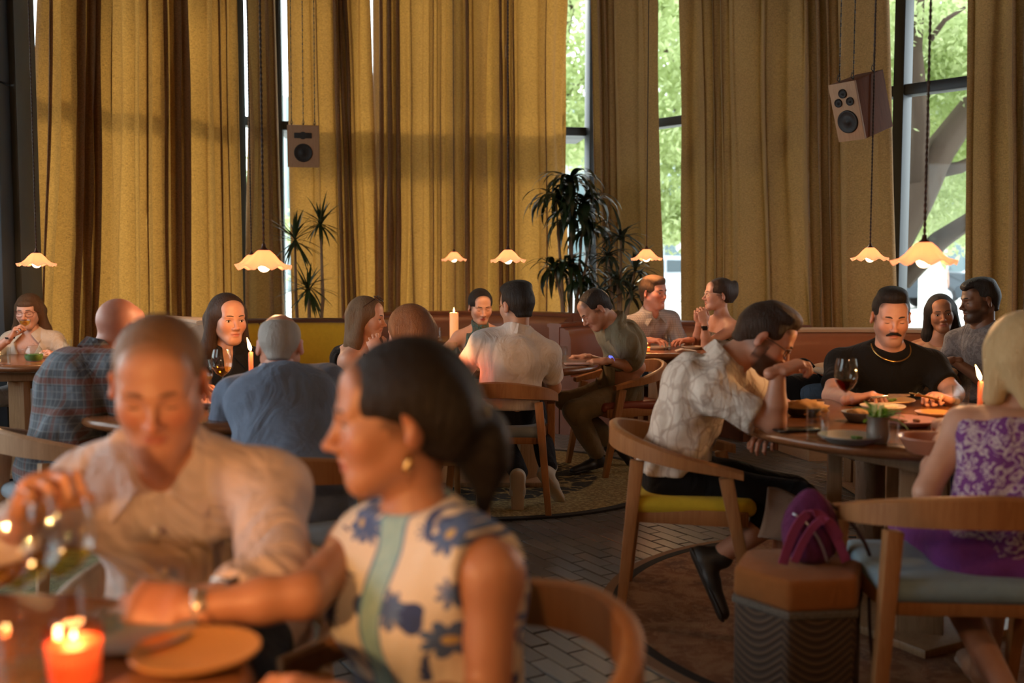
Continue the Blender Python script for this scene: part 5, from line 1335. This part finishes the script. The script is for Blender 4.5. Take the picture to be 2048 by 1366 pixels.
def tumbler(label, p, h=.10, r=.034, fill=.55, group=None, m=None):
    o = thing('tumbler', label, 'glass', p, group=group)
    lathe('glass_wall', [(0, 0), (r*.88, 0), (r*.9, .002), (r, h), (r-.002, h), (r*.9-.003, .010), (0, .010)], m or M_gl, o, n=28)
    if fill: lathe('water', [(0, .0105), (r*.9-.0035, .0105), (r*.9+(r*.1)*fill-.0035, h*fill), (0, h*fill)], M_water, o, n=28)
    return o
def wineglass(label, p, h=.21, r=.041, liq=None, fill=.3, rz=0):
    o = thing('wine_glass', label, 'glass', p, rz)
    b = h*.46
    lathe('foot', [(0, 0), (.036, 0), (.036, .002), (.006, .006), (.0035, .012), (.0035, b-.004), (.006, b), (0, b)], M_gl, o, n=28)
    prof = [(.004, b), (r*.55, b+(h-b)*.12), (r*.9, b+(h-b)*.32), (r, b+(h-b)*.5), (r*.95, b+(h-b)*.75), (r*.80, h)]
    lathe('bowl', prof + [(q-.0012, z) for q, z in prof[::-1]], M_gl, o, n=32)
    if liq:
        zt = b+(h-b)*fill; rt = np.interp(zt, [z for _, z in prof], [q for q, _ in prof])
        pts = [(q-.0016, z+.0008) for q, z in prof if z < zt]
        lathe('wine', [(0, b+.001)] + pts + [(rt-.0016, zt), (0, zt)], liq, o, n=32)
    return o
def plate(label, p, r, m, rim=.018, name='plate', cat='plate', food=None):
    o = thing(name, label, cat, p)
    lathe('dish', [(0, 0), (r*.6, 0), (r*.7, .004), (r*.97, rim), (r, rim+.002), (r*.99, rim+.005), (r*.93, rim+.003), (r*.68, .010), (0, .008)], m, o, n=40)
    if food:
        for nm, fm, sx, sy, sz, ox, oy in food:
            bm = bmesh.new(); bmesh.ops.create_icosphere(bm, subdivisions=3, radius=1)
            for v_ in bm.verts:
                k = 1+.16*math.sin(9*v_.co.x+3*v_.co.y)+.12*math.sin(11*v_.co.z+7*v_.co.y); v_.co = (v_.co.x*sx*k+ox, v_.co.y*sy*k+oy, .010+(v_.co.z*k+.7)*sz)
            obj_bm(nm, bm, fm, o, smooth=True)
    return o
def flame(o, z, s=1., tilt=0., watts=1.5):
    lathe('wick', [(0, z-.004), (.0012, z-.004), (.001, z+.008), (0, z+.008)], M_lash, o, n=6)
    f = lathe('flame', [(0, z+.004), (.004*s, z+.008*s), (.0062*s, z+.016*s), (.0045*s, z+.028*s), (.0018*s, z+.040*s), (0, z+.050*s)], M_flame, o, n=12)
    for v_ in f.data.vertices: v_.co.x -= tilt*max(0, v_.co.z-z)**1.3*1.6
    ld = bpy.data.lights.new('candle_light', 'POINT'); ld.energy = watts; ld.color = (1, .48, .16); ld.shadow_soft_size = .012
    lo = bpy.data.objects.new('candle_light', ld); lo.location = (0, 0, z+.035*s); COL.objects.link(lo); lo.parent = o
def taper(label, p, h=.16, watts=1.5, holder=True, r=.010, tilt=.3):
    o = thing('taper_candle', label, 'candle', p)
    lathe('holder', [(0, 0), (.035, 0), (.036, .006), (.015, .010), (.014, .035), (.011, .036), (0, .03)], plain('brass', (.5, .32, .12), .3, .9), o, n=24)
    lathe('wax', [(0, .03), (r, .03), (r*.92, h), (r*.6, h+.003), (0, h)], M_redwax, o, n=16)
    flame(o, h+.002, 1.25, tilt, watts); return o
def votive(label, p, watts=.8, h=.06, m=None):
    o = thing('votive_candle', label, 'candle', p)
    lathe('cup', [(0, 0), (.026, 0), (.030, h), (.028, h), (.024, .004), (0, .004)], m or glassmat('frosted votive glass', (1, .80, .62), .5), o, n=28)
    lathe('wax', [(0, .005), (.0235, .005), (.026, h*.55), (0, h*.55)], M_ivory, o, n=24); flame(o, h*.56, .8, 0, watts); return o
F_green = plain('green leaves food', (.08, .16, .03), .6, var=.5, nscale=60); F_bread = plain('baked bread', (.50, .28, .10), .7, var=.35, nscale=40); F_meat = plain('roasted food', (.20, .08, .03), .5, var=.4, nscale=50); F_white = plain('creamy food', (.62, .50, .36), .5, var=.3, nscale=50)
# --- right table
plate('tan plate with food in front of the moustached man', at(1765, 808), .125, M_tan, food=[('food', F_green, .03, .022, .014, .03, .02), ('food', F_meat, .035, .03, .010, -.02, -.01)])
bp = plate('small black dish holding a puffed flatbread', at(1607, 832), .075, plain('black stoneware', (.02, .02, .02), .5), .03, food=[('flatbread', F_bread, .070, .060, .030, .01, .0)])
plate('grey shallow bowl at the table edge', at(1698, 886), .095, M_stone, .022, 'shallow_bowl', 'bowl', food=[('garnish', F_green, .018, .012, .006, .03, .02)])
plate('pink plate in the middle of the right table', at(1812, 850), .11, M_pink, food=[('food', F_meat, .03, .02, .007, -.03, 0), ('food', F_meat, .012, .01, .006, .04, .01)])
plate('white dish with creamy food behind the herbs', at(1765, 822), .085, M_cer, food=[('food', F_white, .05, .04, .012, 0, 0)])
plate('small amber plate beside the blonde woman', at(1872, 836), .075, M_amber)
o = plate('wide terracotta bowl near the blonde woman', at(1862, 906), .095, M_terr, .045, 'footed_bowl', 'bowl')
plate('stoneware bowl of bread near the herb pot', at(1722, 842), .07, M_stone, .03, 'bread_bowl', 'bowl', food=[('bread', F_bread, .04, .03, .02, -.01, 0), ('bread', F_meat, .025, .02, .014, .03, .01)])
tumbler('tall clear water glass at the edge of the right table', at(1634, 880), .105, .036, .4)
tumbler('water glass touching the herb pot', at(1778, 884), .10, .030, .5)
tumbler('water glass beside the lit candle on the right table', at(1921, 815), .085, .033, .5)
wineglass('wine glass of red wine before the black T shirt', at(1690, 842), .225, .042, M_red, .36)
q = at(1755, 886); hp_ = thing('herb_pot', 'pewter cup stuffed with green herb leaves', 'herb pot', q)
lathe('cup', [(0, 0), (.028, 0), (.033, .01), (.035, .04), (.031, .07), (.036, .085), (.034, .085), (.029, .07), (0, .06)], plain('pewter', (.22, .19, .17), .4, .7), hp_, n=28)
M_herb = translucent('herb leaf', (.09, .22, .04), .35, .3, nscale=30, bump=0, ctrans=(.2, .42, .06))
def leafmesh(L, W, bend, n=6, fold=.25):
    vs, fs = [], []
    for i in range(n+1):
        u = i/n; w_ = W*math.sin(math.pi*min(1, u*.92+.06))**.8; y = L*(math.sin(bend*u)/bend if abs(bend) > .01 else u); z = -L*((1-math.cos(bend*u))/bend) if abs(bend) > .01 else 0
        vs += [(-w_, y, z+fold*w_), (0, y, z), (w_, y, z+fold*w_)]
    for i in range(n):
        a = i*3; fs += [(a, a+1, a+4, a+3), (a+1, a+2, a+5, a+4)]
    return vs, fs
def place(vs, base, az, el):
    M = Matrix.Translation(base) @ Matrix.Rotation(az, 4, 'Z') @ Matrix.Rotation(el, 4, 'X'); return [M @ Vector(v) for v in vs]
rr_ = random.Random(3)
for k in range(16):
    vs, fs = leafmesh(rr_.uniform(.06, .10), rr_.uniform(.013, .02), rr_.uniform(.5, 1.3)); mk('leaf', place(vs, V(rr_.uniform(-.015, .015), rr_.uniform(-.015, .015), .07), rr_.uniform(0, 6.28), rr_.uniform(.15, 1.2)), fs, M_herb, hp_)
for k in range(4):
    a = k*1.6; tube('stem', [(.01*math.cos(a), .01*math.sin(a), .03), (.016*math.cos(a), .016*math.sin(a), .12)], .004, plain('pale stem', (.35, .45, .16), .5), hp_, 6)
taper('red taper candle with a leaning flame beside the blonde hair', at(1959, 838), .135, 9, tilt=.5)
ph = at(1590, 862); box('mobile_phone', (ph.x, ph.y, ph.z+.005), (.15, .075, .009), plain('black phone', (.012, .012, .014), .15), rz=.2, label='black phone lying under the flatbread dish', cat='phone')
# knife and fork in the hands of the moustached man
M_steel = plain('steel cutlery', (.55, .53, .5), .25, .95); M_gold2 = plain('brass cutlery', (.62, .42, .16), .28, .95)
a, b = P(1742, 795, 3.9), P(1820, 790, 3.86)
k = thing('table_knife', 'steel table knife held over the tan plate', 'knife', a); bar('handle', (0, 0, 0), (b-a)*.45, .012, M_steel, k, ha=.008, bev=.002); bar('blade', (b-a)*.45, (b-a), .020, M_steel, k, wb=.008, ha=.002, bev=0, side=(0, 0, 1))
a, b = P(1878, 800, 3.9), P(1822, 786, 3.86)
k = thing('fork', 'brass fork held over the tan plate', 'fork', a); bar('handle', (0, 0, 0), (b-a)*.65, .010, M_gold2, k, ha=.005, bev=.001)
bar('head', (b-a)*.65, (b-a)*.82, .012, M_gold2, k, wb=.024, ha=.003, bev=0)
dd_ = (b-a); sd_ = dd_.cross(UP).normalized()
for j in range(3): bar('tine', dd_*.82+sd_*(.009*(j-1)), dd_*1.0+sd_*(.009*(j-1)), .003, M_gold2, k, bev=0)
# lap cloth
nk = thing('napkin', 'brown cloth napkin hanging from the lap of the leaf print man', 'napkin', P(1610, 985, 3.2))
vs, fs = [], []; n_ = 14
for j in range(n_+1):
    for i in range(n_+1):
        u, w_ = i/n_, j/n_
        q = lerp(lerp(P(1535, 975, 3.32), P(1668, 1030, 3.3), u), lerp(P(1518, 1078, 3.18), P(1662, 1100, 3.18), u), w_) + V(0, .02*math.sin(9*u+2*w_)-.03*math.sin(3.1*w_), .01*math.sin(5*u))
        vs.append(q-Vector(nk.location))
for j in range(n_):
    for i in range(n_): s_ = j*(n_+1)+i; fs.append((s_, s_+1, s_+n_+2, s_+n_+1))
sh_ = mk('cloth', vs, fs, cloth('taupe napkin', (.16, .105, .075), fold=.3), nk); sh_.modifiers.new('thick', 'SOLIDIFY').thickness = .004
# --- middle table
tumbler('tall water glass by the halter top woman', at(905, 724), .12, .03, .3)
o = tumbler('tall glass between the two men at the middle table', at(1127, 725), .10, .026, .5)
bk = at(1155, 730); box('phone', (bk.x, bk.y, bk.z+.006), (.15, .09, .010), plain('pink phone case', (.42, .25, .22), .4), rz=.1, label='pink cased phone under the hands of the olive shirt man', cat='phone')
votive('amber votive candle on the middle table left of the white shirt', at(884, 748), 2.5, .075, glassmat('amber votive glass', (1, .55, .18), .5))
tr = at(895, 735); o = thing('bottle_tray', 'small dark tray with a thin wire handle on the middle table', 'tray', tr)
lathe('dish', [(0, 0), (.05, 0), (.055, .012), (.052, .012), (.046, .004), (0, .004)], M_stone, o, n=24); tube('handle', [(-.05, 0, .01), (-.07, 0, .03), (-.09, 0, .03)], .003, M_steel, o, 6)
# --- far booth table: pillar candle
pc_ = at(908, 660, .73); o = thing('pillar_candle', 'thick lit pillar candle on the back booth table', 'candle', (T_booth[0]-.02, T_booth[1]-.1, TZ))
zc = P(908, 625, T_booth[1]-.1).z-TZ
o.location.x = P(908, 640, T_booth[1]-.1).x
lathe('wax', [(0, 0), (.036, 0), (.036, zc-.004), (.032, zc), (0, zc-.006)], M_ivory, o, n=24); flame(o, zc-.006, 1., 0, 3)
tumbler('clear tumbler beside the pillar candle', V(P(877, 640, 8.4).x, 8.4, TZ), .09, .03, 0)
plate('small plate of nuts by the pillar candle', V(P(862, 650, 8.25).x, 8.25, TZ), .07, M_cer)
# --- far couple table
plate('white plate before the far man', V(P(1318, 668, 7.1).x, 7.1, TZ), .085, M_cer); tumbler('slim tumbler on the far couple table', V(P(1335, 668, 7.02).x, 7.02, TZ), .11, .026, .4)
plate('white plate before the claw clip woman', V(P(1386, 672, 7.1).x, 7.1, TZ), .075, M_cer); nq = V(P(1372, 680, 6.88).x, 6.88, TZ)
ribbon('folded_napkin', [(-.07, 0, .004), (-.03, 0, .018), (.02, 0, .012), (.07, 0, .004)], .09, cloth('white napkin', (.62, .55, .5)), None, .006, (0, 1, 0))
fn = bpy.data.objects['folded_napkin']; fn.location = nq; fn['label'] = 'folded white napkin on the far couple table'; fn['category'] = 'napkin'
votive('small votive candle on the far couple table', V(P(1293, 676, 6.85).x, 6.85, TZ), 1.2)
# --- tea table
tp = at(68, 722); o = thing('teapot', 'round glass teapot of green mint tea', 'teapot', tp)
lathe('glass_body', [(0, 0), (.045, 0), (.055, .02), (.056, .05), (.045, .08), (.036, .088), (.034, .088), (.043, .079), (.053, .05), (.052, .02), (.043, .004), (0, .004)], M_gl, o, n=32)
lathe('mint_tea', [(0, .005), (.043, .005), (.051, .021), (.0515, .042), (0, .042)], plain('mint leaves in tea', (.05, .16, .03), .4, var=.6, nscale=90), o, n=28)
lathe('lid', [(0, .088), (.038, .088), (.036, .094), (.008, .098), (.007, .108), (0, .11)], M_gl, o, n=28)
tube('handle', arc3((-.052, 0, .07), (-.11, 0, .075), (-.054, 0, .02)), .004, M_gl, o, 8); tube('spout', arc3((.05, 0, .04), (.085, 0, .05), (.09, 0, .085)), [.011-.0004*i for i in range(13)], M_gl, o, 10)
plate('saucer beside the glass teapot', at(88, 716), .07, M_cer); tumbler('water glass at the left frame edge', at(10, 728), .10, .035, .55)
tumbler('tall tumbler behind the white votive', at(136, 712), .11, .027, .4); votive('white votive candle on the tea table', at(122, 722), 1.5, .065, glassmat('white votive glass', (1, .93, .88), .5))
cw = P(50, 645, 6.42); o = thing('tea_cup', 'small glass cup of pale tea held to the lips', 'cup', cw-V(0, 0, .03))
lathe('bowl', [(0, 0), (.016, 0), (.030, .02), (.036, .05), (.0345, .05), (.028, .021), (0, .004)], M_gl, o, n=28); lathe('tea', [(0, .005), (.0275, .0215), (.0325, .04), (0, .04)], M_tea, o, n=28)
tube('handle', arc3((-.034, 0, .045), (-.06, 0, .04), (-.028, 0, .015)), .003, M_gl, o, 6)
# --- left table
wineglass('glass of white wine in front of the dark haired woman', at(445, 800), .215, .044, M_whitew, .34)
wineglass('white wine glass nearest the plaid shirt', at(405, 822), .20, .042, M_whitew, .38)
taper('dark red taper candle beside the blue shirt', at(503, 800), .20, 9, tilt=.35)
tumbler('clear tumbler on the left table', at(432, 830), .09, .034, .3); tumbler('short clear tumbler near the taper candle', at(452, 838), .08, .034, .3)
plate('pink plate on the left table', at(440, 812), .10, M_pink)
# --- foreground table
plate('amber plate in the foreground with a curved rim', at(392, 1322), .086, M_amber, .014)
plate('dark grey plate partly under the amber plate', at(270, 1282), .085, M_stone, .012)
o = thing('votive_candle', 'glowing coral red glass candle at the bottom left', 'candle', at(150, 1372))
lathe('cup', [(0, 0), (.032, 0), (.036, .075), (.034, .075), (.030, .005), (0, .005)], glassmat('coral glass', (1, .62, .5), .5), o, n=32); lathe('wax', [(0, .006), (.0295, .006), (.0335, .058), (0, .058)], waxmat('coral wax', (.7, .16, .10), .5), o, n=28); flame(o, .058, .3, 0, .8)
wineglass('large wine glass at the left edge of the foreground', at(45, 1335), .23, .055, M_whitew, .2)
wineglass('foreground wine glass with a little white wine', at(125, 1290), .21, .05, M_whitew, .3)
tumbler('foreground water tumbler at the bottom left corner', at(60, 1400), .09, .036, .5); tumbler('cut glass tumbler behind the coral candle', at(205, 1270), .08, .034, .4)
a = P(215, 1215, 1.44); b = P(165, 1290, 1.40); o = thing('spoon', 'thin spoon in the hand over the coral candle', 'spoon', a); bar('handle', (0, 0, 0), b-a, .006, M_steel, o, ha=.004, bev=.001)
bm = bmesh.new(); bmesh.ops.create_uvsphere(bm, u_segments=12, v_segments=8, radius=1, matrix=Matrix.Translation(b-a) @ Matrix.Diagonal((.012, .004, .018, 1))); obj_bm('bowl', bm, M_steel, o, smooth=True)
# unseen candle and lamps added outside the frame to warm the near tables
taper('added unseen short taper candle on the near edge of the foreground table', V(-.67, .92, TZ), .20, 18, tilt=.1)
for lab, x, y in (('added frilled glass pendant lamp out of view right of the camera', 1.5, 1.1), ('added frilled glass pendant lamp out of view above the camera', -.2, .28), ('added frilled glass pendant lamp out of view left of the camera', -2.2, .3)):
    o = pendant(lab, 1024, 512, 3., 46 if y < .5 else 30); o.location = (x, y, 1.72)
# ================================================================== loudspeakers, plants
M_ply = wood('pale plywood', (.46, .29, .17), (.37, .22, .13), 1.5, .6); M_waln = wood('walnut veneer', (.20, .075, .034), (.13, .048, .022), 1., .75); M_cone = plain('black speaker cone', (.012, .012, .013), .6); M_chain = plain('steel chain', (.10, .09, .08), .4, .8)
def speaker(label, c, R3, size, front, sides, drivers, hooks):
    o = bpy.data.objects.new('loudspeaker', None); link(o, None, label, 'speaker'); o.matrix_world = Matrix.Translation(c) @ R3.to_4x4()
    w_, d, h = size           # local: -Y is the front
    box('cabinet', (0, .006, 0), (w_, d-.012, h), sides, o, bev=.003); box('baffle', (0, -d/2+.004, 0), (w_, .018, h), front, o, bev=.002)
    for x, z, r in drivers:
        q = lathe_mesh([(0, .010), (r*.25, .008), (r*.3, .003), (r*.82, .006), (r*.9, .010), (r, .008), (r*1.02, 0)], 32)
        M = Matrix.Translation((x, -d/2-.006, z)) @ Matrix.Rotation(math.pi/2, 4, 'X'); mk('driver', [M @ v for v in q[0]], q[1], M_cone, o)
    if size[0] < .32 and len(drivers) == 1:
        box('horn', (0, -d/2-.006, h*.26), (w_*.56, .012, h*.13), M_cone, o, bev=.003); mk('tweeter', *tube_mesh([(0, -d/2-.016, h*.26), (0, -d/2, h*.26)], h*.09, 20), M_cone, o, smooth=False)
    inv = o.matrix_world.inverted()
    for x, y in hooks:
        a = V(x, y, h/2); aw = o.matrix_world @ a; top_ = inv @ V(aw.x+.01, aw.y, CEIL)
        n_ = int((CEIL-aw.z)/.03); pts = [lerp(a, top_, k/n_) for k in range(n_+1)]
        lk = [tube_mesh([lerp(a, top_, (k+.1)/n_), lerp(a, top_, (k+.9)/n_)], .005 if k % 2 else .0035, 5) for k in range(n_)]
        mk('chain', *join_meshes(lk + [tube_mesh([a, top_], .0018, 4)]), M_chain, o)
        tube('hook', [a+V(0, 0, .0), a+V(.012, 0, .02), a+V(0, 0, .045), a+V(-.012, 0, .02), a], .003, M_chain, o, 6)
speaker('small square loudspeaker hanging before the golden curtain', P(607, 292, 8.9), Matrix.Rotation(.18, 3, 'Z') @ Matrix.Rotation(.16, 3, 'X'), (.27, .24, .36), M_ply, M_ply, [(0, -.055, .078)], [(-.10, 0), (.0, .05), (.10, 0)])
speaker('large tilted loudspeaker with four drivers hanging at the right', P(1722, 212, 6.3), Matrix.Rotation(-.95, 3, 'Z') @ Matrix.Rotation(.34, 3, 'X'), (.19, .30, .36), M_ply, M_waln, [(0, -.06, .07), (.0, .115, .028), (-.042, .062, .026), (.042, .062, .026)], [(-.05, -.1), (.05, -.1), (.06, .1)])
# plants
M_lf1 = plain('dark glossy plant leaf', (.012, .028, .012), .32, var=.4, bump=0); M_lf2 = plain('grey green plant leaf', (.03, .045, .03), .45, var=.4, bump=0); M_lf3 = plain('green spiky leaf', (.03, .06, .025), .4, var=.4, bump=0)
M_pot = plain('dark clay pot', (.05, .035, .03), .7); M_cane = plain('pale plant cane', (.22, .16, .11), .8, nscale=40)
def blade(L, W, bend, tw=0, n=7):
    vs, fs = [], []
    for i in range(n+1):
        u = i/n; w_ = W*(1-u**2.2)*(.45+.55*min(1, u*3)); a = bend*u
        y = L*(math.sin(a)/bend if abs(bend) > .01 else u); z = -L*((1-math.cos(a))/bend) if abs(bend) > .01 else 0
        vs += [(-w_, y, z+.22*w_), (0, y, z), (w_, y, z+.22*w_)]
    for i in range(n):
        a = i*3; fs += [(a, a+1, a+4, a+3), (a+1, a+2, a+5, a+4)]
    return vs, fs
def plant(label, name, base, stems, m, seed, pot=(.2, .38)):
    """stems: (list of points, leaf spots [(point, n, length, width, elevation range, bend range)])"""
    o = thing(name, label, 'plant', (base.x, base.y, 0)); r = random.Random(seed); og = Vector(o.location)
    lathe('pot', [(0, 0), (pot[0]*.75, 0), (pot[0], pot[1]), (pot[0]-.02, pot[1]), (pot[0]-.03, pot[1]-.04), (0, pot[1]-.04)], M_pot, o, n=28)
    for pts, spots in stems:
        tube('stem', [Vector(p)-og for p in pts], [.016]*(len(pts)-1)+[.009], M_cane, o, 8)
        for p, n, L, W, el, be in spots:
            a0 = r.uniform(0, 6)
            for k in range(n):
                vs, fs = blade(L*r.uniform(.75, 1.2), W*r.uniform(.8, 1.2), r.uniform(*be))
                mk('leaf', place(vs, Vector(p)-og+V(0, 0, r.uniform(-.03, .03)), a0+k*2.4, r.uniform(*el)), fs, m, o)
    return o
D = 9.05
b = P(612, 640, D); 
plant('spiky dracaena with two bare canes under the square loudspeaker', 'dracaena_plant', b,
      [([V(b.x-.05, D, .3), P(592, 600, D), P(590, 480, D)], [(P(590, 482, D), 50, .32, .014, (-.9, 1.4), (.1, .7))]),
       ([V(b.x+.08, D, .3), P(646, 600, D), P(641, 440, D)], [(P(641, 448, D), 46, .28, .014, (-.8, 1.4), (.1, .7))]),
       ([V(b.x+.03, D+.02, .3), P(618, 600, D), P(617, 575, D)], [(P(617, 578, D), 50, .33, .014, (-.9, 1.3), (.1, .8))])], M_lf3, 5, (.17, .34))
D = 8.95; b = P(1140, 640, D)
st = []
for (x, y, n_, L) in ((1140, 365, 44, .42), (1112, 400, 34, .40), (1168, 405, 34, .40), (1145, 440, 34, .42), (1108, 540, 24, .36), (1182, 460, 28, .38), (1140, 530, 30, .4), (1165, 560, 22, .34)):
    st.append(([V(b.x+(x-1140)*.001, D, .3), P((x+1140)/2, 600, D), P(x, y, D)], [(P(x, y, D), n_, L, .029, (.0, 1.1), (1.6, 2.7))]))
plant('tall dark corn plant with drooping leaves in the window corner', 'corn_plant', b, st, M_lf1, 8, (.22, .4))
D = 8.75; b = P(1240, 640, D); st = []
for (x, y, n_, L) in ((1242, 475, 34, .32), (1215, 515, 30, .28), (1270, 540, 30, .28), (1235, 565, 34, .30), (1200, 580, 22, .26), (1262, 590, 26, .28)):
    st.append(([V(b.x+(x-1240)*.001, D, .3), P((x+1240)/2, 620, D), P(x, y, D)], [(P(x, y, D), n_, L, .020, (-.2, 1.3), (.5, 1.6))]))
plant('bushy grey green plant behind the far man', 'bushy_plant', b, st, M_lf2, 9, (.2, .38))
# bag and coat on the bench by the small pale table
q = P(1645, 745, 5.5); o = thing('shoulder_bag', 'black and denim blue bag lying on the leather bench', 'bag', (q.x, q.y+.35, .46))
for nm, m_, dx, s_ in (('bag_body', C_black, 0, (.17, .10, .12)), ('denim_flap', cloth('denim blue', (.06, .10, .16)), .07, (.14, .11, .075))):
    bm = bmesh.new(); bmesh.ops.create_uvsphere(bm, u_segments=20, v_segments=12, radius=1)
    for v_ in bm.verts: v_.co = (dx+s_[0]*math.copysign(abs(v_.co.x)**.7, v_.co.x), s_[1]*math.copysign(abs(v_.co.y)**.7, v_.co.y)-.02*(dx > 0), .11+s_[2]*math.copysign(abs(v_.co.z)**.7, v_.co.z)*.9)
    obj_bm(nm, bm, m_, o, smooth=True)
tube('strap', arc3((-.12, -.06, .2), (-.05, -.12, .42), (.08, -.06, .2)), .008, C_black, o, 6)
# people outside
for lab, px, py, c1, c2 in (('pedestrian in a white shirt and dark trousers outside the right window', 1858, 548, C_white, C_navy), ('pedestrian in pale blue clothes outside the right window', 1880, 540, cloth('pale blue cotton', (.38, .48, .6)), cloth('pale blue cotton', (.38, .48, .6)))):
    q = P(px, py, 26); z0 = .3
    I = person(lab, V(q.x, q.y, z0+1.55), 20, 20, hair='short', hmat=H_dark, pel=(q.x, q.y), pz=z0+.92, top='tee', topmat=c1, bottom=c2, res=.008, bres=.02, folds=0,
               R=dict(w=V(q.x-.22, q.y, z0+.78), d=(0, 0, -1), n=(1, 0, 0)), L=dict(w=V(q.x+.22, q.y, z0+.78), d=(0, 0, -1), n=(-1, 0, 0)), legs=dict(R=dict(k=V(q.x-.1, q.y-.06, z0+.5), a=V(q.x-.1, q.y, z0+.09)), L=dict(k=V(q.x+.1, q.y-.1, z0+.5), a=V(q.x+.1, q.y+.05, z0+.09))), shoes=M_brsole)

# repeats of a kind share a group
GROUPS = {'dining_chair': 'curved back dining chairs', 'pendant_lamp': 'frilled glass pendant lamps', 'curtain': 'floor length curtains', 'round_table': 'round restaurant tables', 'tumbler': 'clear tumblers on the tables',
          'wine_glass': 'stemmed wine glasses', 'booth': 'curved banquettes along the windows', 'street_tree': 'trees outside the windows', 'parked_car': 'cars parked outside', 'plate': 'plates on the tables', 'votive_candle': 'votive candles', 'taper_candle': 'taper candles', 'loudspeaker': 'hanging loudspeakers', 'round_rug': 'round rugs'}
for o in list(bpy.data.objects):
    if o.parent is None and 'category' in o and 'group' not in o:
        g = GROUPS.get(o.name.split('.')[0])
        if g: o['group'] = g
